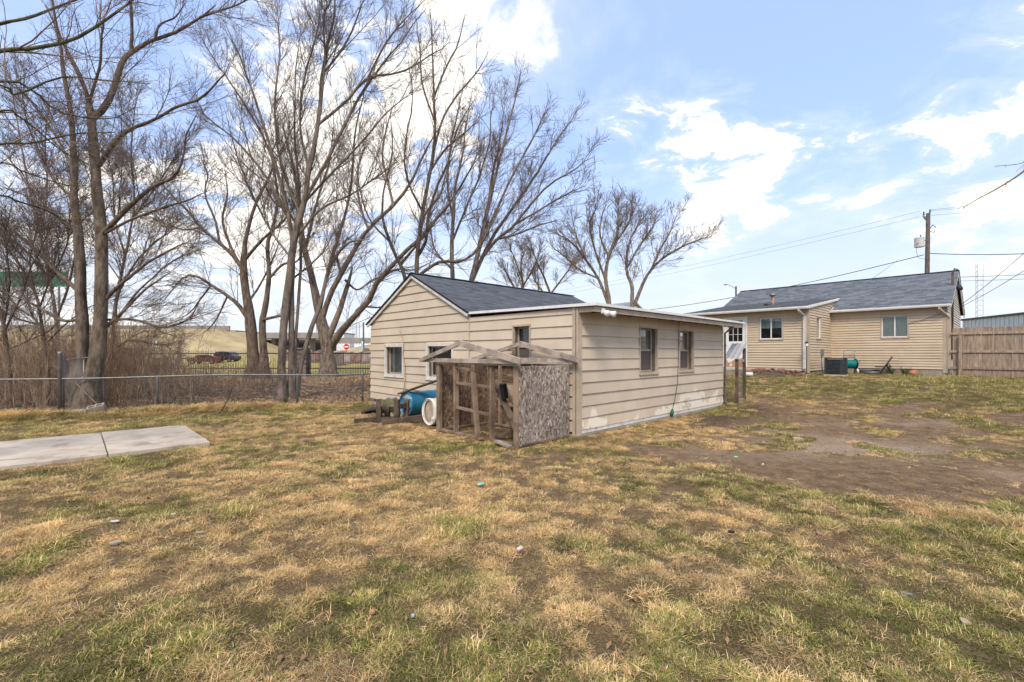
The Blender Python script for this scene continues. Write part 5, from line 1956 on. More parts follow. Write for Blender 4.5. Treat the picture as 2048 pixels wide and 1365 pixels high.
for i, (px_, py_, n, hh, lab) in enumerate([(520, 772, 22, 1.5, 'reddish leafless bush before the broad old tree'),
                                           (690, 790, 10, 1.15, 'thin leafless bush in the leaf litter between wire fence and shed'),
                                           (535, 788, 14, 1.0, 'low leafless bush at the foot of the several-stemmed tree'),
                                           (668, 745, 16, 1.4, 'wispy leafless bush round the foot of the thick-trunked tree')]):
    d = CAMZ * F / (py_ - HOR)
    shrub('leafless_bush', lab, (px_ - 1024) / F * d, d, n, hh * .5, hh, .45, 1100 + i, .35, M_TWIGR)

# tall orange-brown grass stalks by the big trunk
shrub('dry_reed_clump', 'tall orange-brown dry stalks standing against the right of the twin-trunked tree', *P(222, 815, 11.8)[:2], 60, 1.6, 3.2, .38, 1200, .05, mat('orange_stalk', (.33, .19, .095), .9, .2, 3, coord='World'), tw=False, r0=.006)

# fallen branches at the fence
for i, (pts, r, lab) in enumerate([
        ([(425, 855), (440, 825), (455, 800), (465, 775)], .016, 'pale fallen branch propped in front of the wire fence'),
        ([(600, 770), (640, 773), (690, 778), (745, 800)], .018, 'long dark fallen limb lying between the fence post and shed'),
        ([(150, 765), (175, 790), (200, 812), (240, 822)], .016, 'broken branch leaning down past the concrete blocks')]):
    c = []
    for k, (x, y) in enumerate(pts):
        d = [10.6 - .2 * k, 12.9 - .2 * k, 10.8 - .15 * k][i]
        q = P(x, y, d)
        c.append((q[0], q[1], max(q[2], gz(q[0], q[1]) + .02), r * (1 - .15 * k)))
    c = resample(c, 12)
    rr = np.random.default_rng(i)
    a = grow(c[None, :, :3], c[None, :, 3], 3.0, .2, .6, .6, 5, .3, 0, .003, rr, .1)
    V, q = tubes(c[None, :, :3], c[None, :, 3], 7)
    V2, q2 = tubes(a[0], a[1], 4)
    tag(link('fallen_branch', np_mesh('fallen_branch', np.concatenate([V, V2]), np.concatenate([q, q2 + len(V)])), M_BARKG, None, True), lab, 'branch')

# green spring shoots
M_SHOOT = mat('green_shoot', (.045, .105, .022), .6, .25, 10)


def shoots(name, label, x, y, n, h, seed, spread=.12):
    rng = random.Random(seed)
    mb = MB()
    for _ in range(n):
        a_, r_ = rng.uniform(0, 6.28), spread * rng.random() ** .6
        bx, by = r_ * math.cos(a_), r_ * math.sin(a_)
        hh = h * rng.uniform(.6, 1.1)
        ox, oy = math.cos(a_) * hh * rng.uniform(.2, .8), math.sin(a_) * hh * rng.uniform(.2, .8)
        w = .007
        px_, py_ = -math.sin(a_) * w, math.cos(a_) * w
        k0 = len(mb.v)
        for (f, z, ww) in ((0, -.02, 1), (.35, .6, 1), (.75, .95, .7), (1.0, .95, .1)):
            mb.v += [(bx + ox * f - px_ * ww, by + oy * f - py_ * ww, z * hh), (bx + ox * f + px_ * ww, by + oy * f + py_ * ww, z * hh)]
        for s in range(3):
            q = k0 + 2 * s
            mb.f.append((q, q + 1, q + 3, q + 2))
    o = mb.build(name, M_SHOOT, None)
    o.location = (x, y, gz(x, y))
    return tag(o, label, 'plant')


for px_, py_, d, n, h, lab in [(372, 822, 11.4, 26, .16, 'small green clump of spring shoots near the fence post'), (566, 812, 12.6, 50, .22, 'dense green clump of spring shoots at the foot of the several-stemmed tree')]:
    q = P(px_, py_, d)
    shoots('spring_shoots', lab, q[0], q[1], n, h, int(px_))
for yy, lab in ((1.55, 'green day-lily leaves sprouting beside the folding chair'), (1.12, 'green day-lily leaves sprouting beside the terracotta pot')):
    q = hw(-.30, yy)
    shoots('lily_clump', lab, q.x, q.y, 40, .33, int(yy * 100), .10)

# ------------------------------------------------------------------ wire fence (chain link)
FA, FDIR = np.array((-8.98, 11.4)), np.array((2.93, 1.30))
FDIR = FDIR / np.linalg.norm(FDIR)


def fpt(s, z):
    q = FA + FDIR * s
    return (q[0], q[1], gz(q[0], q[1]) + z)


S0, S1 = -9.5, 5.05
wf = thing('chain_link_fence', 'low galvanised chain link fence with a sagging top rail along the yard', 'fence', (FA[0], FA[1], 0), 0)


def rel(p):
    return (p[0] - FA[0], p[1] - FA[1], p[2])


def railz(s):
    return .84 + .012 * math.sin(s * 1.3) + .010 * math.sin(s * .5 + 1)


ss = np.linspace(S0, S1, 60)
MB().tube([rel(fpt(s, railz(s))) for s in ss], .019, 8).build('top_rail', M_GALV, wf, True)
for s in (-9.2, -6.1, -3.1, 0.0, 3.2, 4.95):
    MB().tube([rel(fpt(s, -.1)), rel(fpt(s, .83)), rel(fpt(s, .86)), rel(fpt(s, .88))], [.030, .030, .034, .012], 10).build('post', M_GALV, wf, True)
mb = MB()
H_ = .80
for i in range(int((S1 - S0 + H_) / .085)):
    s = S0 - H_ + i * .085
    for sg in (1, -1):
        a0 = s if sg == 1 else s + H_
        pts = []
        for (f) in (0.0, 1.0):
            sx = a0 + sg * f * H_
            pts.append((sx, .03 + f * H_))
        (sa, za), (sb, zb) = pts
        if max(sa, sb) > S1 or min(sa, sb) < S0:
            continue
        mb.tube([rel(fpt(sa, za)), rel(fpt(sb, zb))], .0013, 3, False)
stuff(mb.build('wire_mesh', M_GALV, wf))
# tall gate post with a slack gate panel
q = fpt(-1.87, 0)
gp = thing('fence_gate', 'tall grey steel post with a slack chain link gate behind the wire fence', 'gate', (q[0], q[1], q[2]), .25)
MB().tube([(0, 0, -.1), (0, 0, 1.42), (0, 0, 1.44), (0, 0, 1.48)], [.042, .042, .052, .03], 12).build('post', M_GALV, gp, True)
MB().tube([(.03, .08, .1), (.03, .08, 1.28), (.35, .25, 1.32), (.62, .45, 1.36)], .02, 8).build('gate_tube', M_GALV, gp, True)
MB().tube([(.62, .45, 1.36), (.60, .45, .1), (.03, .08, .1)], .02, 8).build('gate_tube', M_GALV, gp, True)
MB().tube([(.32, .25, .1), (.33, .25, 1.32)], .014, 8).build('gate_tube', M_GALV, gp, True)
mb = MB()
for i in range(30):
    s = -1.0 + i * .068
    for sg in (1, -1):
        prev = None
        for f in np.linspace(0, 1, 26):
            u = s + (f if sg == 1 else 1 - f)
            if 0 <= u <= 1:
                pnt = (.03 + .58 * u, .08 + .37 * u + .03 * math.sin(9 * f), .1 + 1.2 * f)
                if prev:
                    mb.tube([prev, pnt], .0036, 3, False)
                prev = pnt
            else:
                prev = None
stuff(mb.build('wire_mesh', M_GALV, gp))

# ------------------------------------------------------------------ iron fence and the field beyond
IY = 28.3
ifn = thing('iron_fence', 'rusty iron picket fence with stone pillars edging the green field', 'fence', (-12, IY, 0), 0)
IX0, IX1 = -32.0, 2.5
gi = .0
for z in (.46, 1.40):
    MB().box(IX0 + 12, IX1 + 12, -.02, .02, z, z + .06).build('rail', M_IRON, ifn)
V, Q = [], []
base_q = np.array(BF)
n = 0
rr = random.Random(3)
for i in range(int((IX1 - IX0) / .105)):
    x = IX0 + 12 + i * .105 + rr.uniform(-.006, .006)
    h = 1.62 + rr.uniform(-.03, .02)
    w = .011
    V += [(x - w, -w, .02), (x + w, -w, .02), (x + w, w, .02), (x - w, w, .02), (x - w * .5, -w * .5, h), (x + w * .5, -w * .5, h), (x + w * .5, w * .5, h), (x - w * .5, w * .5, h)]
    Q.append(base_q + n)
    n += 8
stuff(link('pickets', np_mesh('pickets', np.array(V), np.concatenate(Q)), M_IRON, ifn))
for px_ in (272, 604):
    x = (px_ - 1024) / F * IY + 12
    pl = MB()
    for k in range(6):
        g_ = .012 * (k % 2)
        pl.box(x - .42 + g_, x + .42 - g_, -.36 + g_, .36 - g_, -.05 + k * .285, -.05 + k * .285 + .27)
    pl.box(x - .47, x + .47, -.41, .41, 1.67, 1.78)
    pl.box(x - .38, x + .38, -.32, .32, 0, 1.66)
    pl.build('pillar', M_STONE, ifn, bevel=.015)

# memorial slabs in the field
rr = random.Random(14)
M_GRAVL = mat('pale_memorial', (.42, .34, .31), .6, .2, 3, objrand=.2)
gsets = [(650, 40), (664, 44), (676, 38), (686, 46), (695, 40), (703, 50), (712, 39), (718, 44), (725, 40), (733, 46), (738, 38), (642, 48), (630, 44), (618, 50), (600, 46), (580, 52), (345, 52), (330, 48), (356, 60), (300, 50)]
for i, (px_, d) in enumerate(gsets):
    x = (px_ - 1024) / F * d
    w, h = rr.uniform(.30, .55), rr.uniform(.8, 1.35)
    z = gz(x, d)
    t = thing('memorial_stone', 'upright memorial slab in the green field beyond the iron fence', 'stone', (x, d, z), rr.uniform(-.2, .2), 'memorial slabs in the field')
    prof = [(-w, .12), (w, .12), (w, h * .86), (w * .7, h * .96), (0, h), (-w * .7, h * .96), (-w, h * .86)]
    m_ = (M_GRAV, M_GRAVL, M_STONE)[i % 3]
    MB().prism(prof, -.10, .10, axis='y').build('slab', m_, t, bevel=.02)
    MB().box(-w - .12, w + .12, -.22, .22, -.1, .14).build('plinth', M_STONE, t)


def car(label, x, y, yaw, paint, suv=False):
    o = thing('parked_car', label, 'car', (x, y, gz(x, y)), yaw, None)
    o.scale = (.84, .84, .84)
    h = 1.72 if suv else 1.42
    prof = [(-2.25, .42), (-2.3, .70), (-2.2, .95), (-1.3, 1.02), (-.75, h * .97), (.2, h), (1.35, h * .96) if suv else (.9, h * .97), (2.0, 1.05), (2.28, .98), (2.32, .55), (2.2, .38), (1.9, .32), (-1.9, .32)]
    MB().prism(prof, -.86, .86, axis='y').build('body', paint, o, bevel=.06)
    for s in (-1, 1):
        wp_ = [(-1.12, 1.06), (-.68, h * .93), (.10, h * .95), (.10, 1.06)]
        wq_ = [(.18, 1.06), (.18, h * .95), (1.15 if suv else .85, h * .92), (1.65, 1.06)]
        MB().prism(wp_, s * .862, s * .874, axis='y').build('side_window', M_BLKM, o)
        MB().prism(wq_, s * .862, s * .874, axis='y').build('side_window', M_BLKM, o)
        for xx in (-1.4, 1.4):
            wh = MB().tube([(xx, s * .72, .33), (xx, s * .90, .33)], [.33, .33], 18).build('wheel', M_TYRE, o)
            MB().tube([(xx, s * .885, .33), (xx, s * .912, .33)], [.2, .18], 14).build('rim', M_GALV, wh)
        MB().box(-2.30, -2.22, s * .62 - .15, s * .62 + .15, .72, .86).build('headlight', M_SIGNW, o)
    return o


car('dark red car parked beyond the iron fence', (411 - 1024) / F * 58, 58, .1, M_CARR)
car('dark grey car parked beside the red one beyond the iron fence', (448 - 1024) / F * 60, 60, -.05, M_CARG, True)

# embankment with the highway on top
M_DRYH = mat('dry_hillside', (.42, .32, .165), 1.0, .15, .12, coord='World', dirt=(.27, .22, .10), dirt_scale=.35, dirt_thr=(.5, .75))


def bank(name, x0, x1, y0, w, h, z0, fall0, fall1, seed):
    n_, m_ = 70, 18
    X = np.linspace(x0, x1, n_)
    V = []
    prof = [(0, 0), (.12, .03), (.25, .13), (.4, .35), (.55, .60), (.7, .84), (.8, .95), (.88, 1.0), (1.0, 1.0), (1.3, 1.0), (1.6, .6), (1.9, 0)]
    for x in X:
        e = smooth01((x - x0) / fall0) if fall0 else 1.0
        e = e * (smooth01((x1 - x) / fall1) if fall1 else 1.0)
        for (a, b) in prof:
            yy = y0 + a * w
            V.append((x, yy, z0 + b * h * e + .25 * (vnoise(np.array([x]), np.array([yy]), 6, seed)[0] - .5)))
    m_ = len(prof)
    Q = [(i * m_ + j, (i + 1) * m_ + j, (i + 1) * m_ + j + 1, i * m_ + j + 1) for i in range(n_ - 1) for j in range(m_ - 1)]
    return struct(link(name, np_mesh(name, np.array(V), np.array(Q)), M_DRYH, None, True))


bank('embankment', -230, -57, 86, 44, 7.7, .5, 0, 26, 3)
bank('embankment', -62, 240, 104, 40, 4.3, .5, 24, 0, 4)
M_ROADC = mat('parapet_concrete', (.26, .235, .215), .9, .1, .5, coord='World')
hwy = thing('highway_parapet', 'grey concrete highway parapet along the top of the dry embankment', 'barrier', (-60, 124, 0))
MB().hexa([(-170, 0, 7.9), (-18, 0, 7.6), (-18, .6, 7.6), (-170, .6, 7.9), (-170, 0, 9.6), (-18, 0, 8.9), (-18, .6, 8.9), (-170, .6, 9.6)]).build('wall', M_ROADC, hwy)
MB().box(-170, -18, 3, 16, 6.9, 7.8).build('road_deck', M_ROADC, hwy)
hw2 = thing('highway_parapet', 'low grey parapet of the farther highway beside the lattice gantry', 'barrier', (-20, 142, 0))
MB().hexa([(-40, 0, 4.4), (240, 0, 4.4), (240, .6, 4.4), (-40, .6, 4.4), (-40, 0, 6.2), (240, 0, 6.2), (240, .6, 6.2), (-40, .6, 6.2)]).build('wall', M_ROADC, hw2)
brg = thing('overpass', 'dark concrete overpass between the two dry embankments', 'bridge', (-66, 128, 0))
MB().box(-6, 12, 0, 8, 5.6, 7.2).build('deck', M_ROADC, brg)
for x in (-3, 2, 7):
    MB().box(x - .5, x + .5, 2, 6, .3, 5.6).build('pier', M_ROADC, brg)
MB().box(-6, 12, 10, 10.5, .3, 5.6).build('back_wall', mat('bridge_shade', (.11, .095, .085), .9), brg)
wh_ = thing('white_building', 'long low white building on the skyline above the overpass', 'building', (-78, 150, 0))
MB().box(-6, 22, 0, 10, 0, 7.9).build('wall', mat('white_cladding', (.66, .68, .70), .6, .04, 1), wh_)
MB().box(-6.3, 22.3, -.3, 10.3, 7.91, 8.2).build('roof_edge', M_ROADC, wh_)


# highway signs and lattice gantries
def gantry(label, x0, x1, y, z, zb, name='sign_gantry', panel=None):
    o = thing(name, label, 'sign', ((x0 + x1) / 2, y, 0))
    hw_ = (x1 - x0) / 2
    for s in (-1, 1):
        for dx in (-.35, .35):
            MB().tube([(s * hw_ + dx, 0, zb), (s * hw_ + dx, 0, z + 1.2)], .07, 5).build('upright', M_GALV, o)
    mb = MB()
    for zz in (z, z + 1.6):
        mb.tube([(-hw_, 0, zz), (hw_, 0, zz)], .06, 4)
    nn = int(hw_ * 2 / 1.4)
    for i in range(nn):
        a = -hw_ + i * 1.4
        mb.tube([(a, 0, z), (a + .7, 0, z + 1.6)], .04, 3)
        mb.tube([(a + .7, 0, z + 1.6), (a + 1.4, 0, z)], .04, 3)
    stuff(mb.build('lattice', M_GALV, o))
    if panel:
        MB().box(panel[0], panel[1], -.35, -.25, z - .9, z + 2.3).build('sign_panel', panel[2], o)
    return o


M_SIGNB = mat('sign_back', (.50, .53, .57), .6, .05)
gantry('lattice gantry with pale panel above the farther highway', (660 - 1024) / F * 150, (708 - 1024) / F * 150, 150, 9.6, 5.0, panel=(-3.2, 3.0, M_SIGNB))
for px_, lab in ((636, 'pair of thin lattice masts left of the gantry on the skyline'), (716, 'pair of thin lattice masts right of the gantry on the skyline')):
    o = thing('lattice_mast', lab, 'mast', ((px_ - 1024) / F * 152, 152, 0))
    for dx in (-.5, .5):
        MB().tube([(dx, 0, 4), (dx, 0, 11.5)], .08, 4).build('leg', M_GALV, o)
    mb = MB()
    for i in range(7):
        mb.tube([(-.5, 0, 4.5 + i), (.5, 0, 5.5 + i)], .045, 3)
    mb.build('bracing', M_GALV, o)
sb = thing('sign_board', 'pale back of a highway sign board above the left parapet', 'sign', ((438 - 1024) / F * 130, 130, 0))
MB().box(-2.1, 2.4, -.05, .05, 9.7, 11.8).build('panel', M_SIGNB, sb)
for x in (-1.2, 1.4):
    MB().box(x - .08, x + .08, .051, .2, 7.0, 11.6).build('support', M_GALV, sb)
gs = thing('green_highway_sign', 'large green highway sign half hidden behind the thicket', 'sign', ((64 - 1024) / F * 105, 105, 0))
MB().box(-9.5, 8.2, -.06, .06, 17.0, 20.3).build('panel', M_GREENS, gs)
MB().box(-9.7, 8.4, -.03, .03, 16.85, 20.45).build('border', mat('sign_border', (.10, .30, .22), .5), gs)
for x in (-7, 6):
    MB().tube([(x, .3, 5), (x, .3, 20)], .22, 8).build('post', M_GALV, gs)

# do-not-enter sign, white sign, posts
dn = thing('no_entry_sign', 'round red no entry sign with white bar standing before the embankment', 'sign', (*P(693, 694, 62)[:2], 0))
zc_ = P(693, 694, 62)[2]
k = 24
MB().box(-.42, .42, -.012, .0, zc_ - .42, zc_ + .42).build('plate', M_SIGNW, dn)
MB().prism([(math.cos(2 * math.pi * j / k) * .40, zc_ + math.sin(2 * math.pi * j / k) * .40) for j in range(k)], -.030, -.014, axis='y').build('disc', M_RED, dn)
MB().box(-.29, .29, -.040, -.031, zc_ - .07, zc_ + .07).build('bar', M_SIGNW, dn)
MB().box(-.04, .04, .001, .06, .3, zc_ + .4).build('post', M_GALV, dn)
ws = thing('white_sign', 'small white road sign with blue-green symbols beyond the iron fence', 'sign', (*P(309, 690, 55)[:2], 0))
zc_ = P(309, 689, 55)[2]
MB().box(-.28, .28, -.012, .0, zc_ - .42, zc_ + .42).build('plate', M_SIGNW, ws)
MB().box(-.15, .1, -.02, -.013, zc_ + .12, zc_ + .25).box(-.05, .2, -.02, -.013, zc_ - .1, zc_ + .03).build('symbol', M_GREENS, ws)
MB().box(-.04, .04, .001, .05, .3, zc_ + .3).build('post', M_GALV, ws)
up_ = thing('roadside_pole', 'short wooden pole carrying a light blue sign before the right embankment', 'pole', (*P(727, 700, 62)[:2], .4))
MB().tube([(0, 0, 0), (0, 0, P(727, 645, 62)[2] - .4)], [.13, .10], 10).build('pole', M_POLE, up_, True)
zz = P(727, 694, 62)[2] - .4
MB().box(-.26, .02, -.16, -.13, zz - .42, zz + .42).build('blue_sign', mat('pale_blue', (.22, .42, .62), .5, .05), up_)
MB().box(-.2, -.02, -.16, -.13, zz + .45, zz + .75).build('white_tag', M_SIGNW, up_)
bs_ = thing('grey_post', 'grey square post standing behind the iron fence near the parked cars', 'post', (*P(359, 700, 44)[:2], .5))
MB().box(-.10, .10, -.10, .10, -.1, P(359, 682, 44)[2] - .5).build('post', M_GALV, bs_, bevel=.01)
MB().box(-.13, .13, -.13, .13, P(359, 682, 44)[2] - .5, P(359, 682, 44)[2] - .44).build('cap', M_GALV, bs_)

# ------------------------------------------------------------------ metal building, lattice tower, poles and wires at the right
mbx = thing('metal_building', 'long pale blue-grey metal building behind the board fence', 'building', (*P(1925, 700, 42)[:2], .6), math.radians(-107.5))
MB().box(0, 18, 0, 14, -.2, 3.85).build('wall', M_METB, mbx)
rib = None
for i in range(36):
    if rib is None:
        o = MB().box(-.03, .03, -.035, -.002, .02, 3.84).build('rib', M_METB, mbx)
        rib = o.data
    else:
        o = bpy.data.objects.new('rib', rib)
        COL.objects.link(o)
        o.parent = mbx
    o.location = (.25 + i * .5, 0, 0)
MB().box(-.15, 18.2, -.15, 14.2, 3.86, 4.02).build('roof', M_CHAR, mbx)
tw = thing('lattice_tower', 'thin ladder-like lattice radio tower beyond the metal building', 'tower', (*P(1961, 640, 80)[:2], 0))
TH = P(1961, 528, 80)[2]
for (x, y) in ((-.5, 0), (.5, 0), (0, .8)):
    MB().tube([(x, y, 0), (x, y, TH)], .05, 5).build('leg', M_SIGNB, tw)
mb = MB()
for i in range(int(TH / .9)):
    z = i * .9
    mb.tube([(-.5, 0, z), (.5, 0, z)], .035, 3)
    mb.tube([(.5, 0, z), (0, .8, z + .45)], .03, 3)
    mb.tube([(0, .8, z + .45), (-.5, 0, z + .9)], .03, 3)
stuff(mb.build('rungs', M_SIGNB, tw))

pd = 33.0
pb = P(1851, 700, pd)
pole = thing('utility_pole', 'wooden utility pole with crossarm and rust-streaked transformer behind the house', 'utility pole', (pb[0], pb[1], .6))
ptop = P(1851, 427, pd)[2] - .6
lean = -.30
MB().tube([(lean * -0, 0, -.3), (.1, 0, ptop * .5), (.2, 0, ptop)], [.17, .15, .125], 14).build('pole', M_POLE, pole, True)
xa = lambda z: .2 * z / ptop
MB().beam((xa(ptop) - .68, -.35, ptop - .30), (xa(ptop) + .42, .55, ptop - .38), .09, .11).build('crossarm', M_LUMBG, pole)
MB().beam((xa(ptop) - .5, -.22, ptop - .38), (xa(ptop), -.08, ptop - .95), .02, .04).build('brace', M_GALV, pole)
for k, (x, y, z) in enumerate(((-.62, -.32, ptop - .24), (.30, .5, ptop - .30), (.08, -.05, ptop + .02))):
    MB().tube([(xa(ptop) + x, y, z), (xa(ptop) + x, y, z + .08), (xa(ptop) + x, y, z + .12), (xa(ptop) + x, y, z + .2), (xa(ptop) + x, y, z + .25)], [.03, .06, .03, .055, .02], 10).build('insulator', M_CHAR, pole, True)
zt = P(1836, 496, pd)[2] - .6
M_TRF = mat('transformer_paint', (.50, .50, .49), .45, .06, 4, dirt=(.36, .11, .03), dirt_scale=2.2, dirt_thr=(.58, .66))
tx_ = (1835.5 - 1851) / F * pd
MB().tube([(tx_, -.12, zt), (tx_, -.12, zt + .02), (tx_, -.12, zt + .62), (tx_, -.12, zt + .66), (tx_, -.12, zt + .72)], [.20, .285, .285, .30, .22], 20).build('transformer', M_TRF, pole, False)
MB().tube([(tx_ + .1, -.12, zt + .70), (tx_ + .1, -.12, zt + .78), (tx_ + .1, -.12, zt + .92)], [.06, .04, .03], 8).build('bushing', M_CHAR, pole, True)
for z in (zt + .15, zt + .52):
    MB().beam((tx_ + .2, -.12, z), (xa(z), 0, z), .05, .06).build('bracket', M_GALV, pole)
MB().tube([(tx_ - .2, -.15, zt + .3), (tx_ - .25, -.15, zt - .3), (tx_ - .05, -.1, zt - .75), (xa(zt), -.1, zt - .9)], .012, 5).build('lead', M_CABLE, pole, True)
zi = P(1861, 456, pd)[2] - .6
MB().tube([(xa(zi) + .15, -.05, zi - .3), (xa(zi) + .4, -.05, zi - .35), (xa(zi) + .5, -.05, zi + .05), (xa(zi) + .3, -.05, zi + .2), (xa(zi) + .1, -.05, zi - .1)], .03, 6).build('fuse_cutout', M_CHAR, pole, True)
PX, PY = pb[0], pb[1]


def wire(label, a, b, sag, r, segs=30, name='power_line'):
    a, b = np.array(a, float), np.array(b, float)
    pts = []
    for t in np.linspace(0, 1, segs):
        q = a + (b - a) * t
        q[2] -= sag * 4 * t * (1 - t)
        pts.append(q)
    return tag(MB().tube(pts, r, 4).build(name, M_CABLE, None), label, 'cable')


wtop = lambda px_, py_, d: P(px_, py_, d)
wire('thin upper power line from the pole crossarm across the sky to the left', P(1840, 423, 32.6), P(1000, 600, 70), .6, .010)
wire('thin second power line just below the upper one left of the pole', P(1838, 434, 32.6), P(1010, 605, 70), .6, .010)
wire('thin top line leaving the pole to the right, over the metal building', P(1860, 420, 33), P(2200, 375, 34), .15, .010)
wire('thin second line leaving the pole to the right beneath the top one', P(1861, 422, 33), P(2200, 382, 34), .15, .010)
wire('lowest of the thin lines leaving the pole crossarm to the right', P(1863, 431, 33.2), P(2200, 392, 34), .15, .010)
wire('thick twisted cable from the pole sagging over the addition roof to the left', P(1848, 510, 33), P(1150, 630, 60), 1.0, .030)
wire('thick twisted cable from the pole to the right above the house gable', P(1853, 507, 33), P(2200, 497, 34), .25, .028)
wire('service drop slanting from the cable down to the house roof', P(1797, 519, 34.2), P(1700, 585, 27), .1, .012)
wire('service drop from the gable mast rising steeply to the right', P(1918, 613, 17.8), P(2120, 440, 14), .10, .011)
wire('second service drop from the gable mast rising to the right', P(1918, 616, 17.8), P(2140, 478, 14), .12, .011)
wire('black cable running level to the right behind the house gable', P(1880, 556, 40), P(2200, 542, 40), .05, .022)
wire('lower black cable running level to the right behind the house gable', P(1880, 563, 40), P(2200, 550, 40), .1, .016)
wire('pale cord drooping from the house gutter end to the curtained window', f_main_pt := hw(-.08, .0, 3.0), hw(-.05, 1.06, 2.60), .05, .008)

# street lamp over the addition roof, little house far behind the shed
sp_ = P(1472, 700, 60)
lamp = thing('street_lamp', 'wooden street lamp with a curved arm above the addition roof', 'street lamp', (sp_[0], sp_[1], .6))
zt = P(1472, 573, 60)[2] - .6
MB().tube([(0, 0, -.2), (0, 0, zt)], [.15, .11], 10).build('pole', M_POLE, lamp, True)
MB().tube([(0, 0, zt - .35), (-.5, 0, zt - .05), (-1.0, 0, zt + .2), (-1.25, 0, zt + .22)], .035, 6).build('arm', M_GALV, lamp, True)
MB().tube([(-1.15, 0, zt + .20), (-1.25, 0, zt + .23), (-1.5, 0, zt + .22), (-1.65, 0, zt + .16)], [.05, .09, .10, .03], 8).build('lamp_head', M_GALV, lamp, True)
fh = thing('distant_house', 'small white gable peeking over the lean-to roof', 'house', (*P(1268, 700, 55)[:2], .6), math.radians(38))
zr = P(1268, 606, 55)[2] - .6
MB().prism([(-3.2, 0), (3.2, 0), (3.2, zr - 1.9), (0, zr - .1), (-3.2, zr - 1.9)], 0, 9, axis='y').build('wall', M_WHITE, fh)
for s in (-1, 1):
    MB().hexa([(s * 3.6, -.3, zr - 2.1), (s * 3.6, 9.3, zr - 2.1), (0, 9.3, zr), (0, -.3, zr), (s * 3.6, -.3, zr - 1.95), (s * 3.6, 9.3, zr - 1.95), (0, 9.3, zr + .15), (0, -.3, zr + .15)]).build('roof', M_ALU, fh)
dp_ = thing('distant_pole', 'far wooden pole with crossarm past the shed ridge', 'utility pole', (*P(1077, 700, 70)[:2], .6))
zt = P(1077, 566, 70)[2] - .6
MB().tube([(0, 0, -.2), (0, 0, zt)], [.16, .12], 8).build('pole', M_POLE, dp_, True)
MB().beam((-1.1, 0, zt - .3), (1.1, 0, zt - .3), .1, .12).build('crossarm', M_LUMBG, dp_)

# ------------------------------------------------------------------ litter on the lawn


def scrap(name, label, px_, py_, size, m, rot=0.0, cat='litter', h=.012, seed=0):
    d = CAMZ * F / (py_ - HOR)
    x = (px_ - 1024) / F * d
    z = float(ground_z(np.array([x]), np.array([d]))[0])
    rng = random.Random(seed + int(px_))
    k = 6
    prof = []
    for j in range(k):
        a_ = 2 * math.pi * j / k
        rr_ = rng.uniform(.55, 1.2)
        prof.append((math.cos(a_) * size[0] * rr_ * .58, math.sin(a_) * size[1] * rr_ * .58))
    o = MB().prism(prof, 0, h, axis='z').build(name, m, None, bevel=min(.004, h * .3))
    o.location = (x, d, z + .014)
    o.rotation_euler = (rng.uniform(-.15, .15), rng.uniform(-.15, .15), rot)
    return tag(o, label, cat)


M_PAPER = mat('pale_scrap', (.50, .46, .40), .7, .1, 12)
scrap('paint_chip', 'large pale flat chip lying in the grass, biggest of the scraps', 228, 1051, (.075, .035), M_PAPER)
scrap('paint_chip', 'pale flat chip lying in the grass, second in size', 346, 1032, (.045, .025), M_PAPER, .5)
scrap('paint_chip', 'tiny pale chip lying closest to the concrete slab', 438, 964, (.03, .018), M_PAPER, 1.0)
scrap('flat_stone', 'buff flat stone half sunk in the grass', 228, 1090, (.08, .05), mat('buff_stone', (.33, .28, .21), .9, .2, 9), .3, 'stone', .02)
scrap('flat_stone', 'long thin buff stone in the dry grass', 398, 1069, (.06, .02), MATS['buff_stone'], .1, 'stone', .015)
scrap('grey_slate', 'long grey flake of slate lying in the grass', 1815, 1198, (.075, .018), mat('slate_flake', (.20, .185, .165), .8, .1, 9), -.7, 'stone')
scrap('dead_leaf', 'curled pale dead leaf in the grass near a grey flake', 1930, 1250, (.04, .05), mat('dead_leaf', (.36, .27, .18), .9, .2, 9), .4, 'leaf')
scrap('dead_leaf', 'curled orange-brown dead leaf in the foreground grass', 745, 1235, (.035, .04), mat('orange_leaf', (.36, .20, .09), .9, .2, 9), .8, 'leaf', .02)
scrap('green_disc', 'bright green plastic disc lying on the bare soil', 1471, 917, (.075, .05), mat('bright_green', (.16, .62, .20), .5, .05), .1)
scrap('paper_scrap', 'crumpled white scrap on the bare soil beside the green disc', 1526, 934, (.03, .02), M_PAPER, .2, h=.03)
scrap('paper_scrap', 'small white scrap beside the blue-grey wrapper in the foreground', 826, 1240, (.02, .02), mat('blue_grey_wrapper', (.34, .40, .43), .5, .1), .2, h=.02)
scrap('pale_mound', 'low pale disc of hard dirt on the bare soil', 1596, 880, (.22, .16), mat('pale_dirt', (.33, .26, .19), 1.0, .12, 9), .1, 'dirt', .025)
scrap('dark_clod', 'dark lump of bark on the bare soil near the pale disc', 1592, 898, (.07, .03), M_LUMBD, .2, 'bark', .03)
scrap('dark_clod', 'black and white scrap in the grass at the edge of worn ground', 1464, 1066, (.05, .022), M_BLKM, -.3, 'litter', .02)


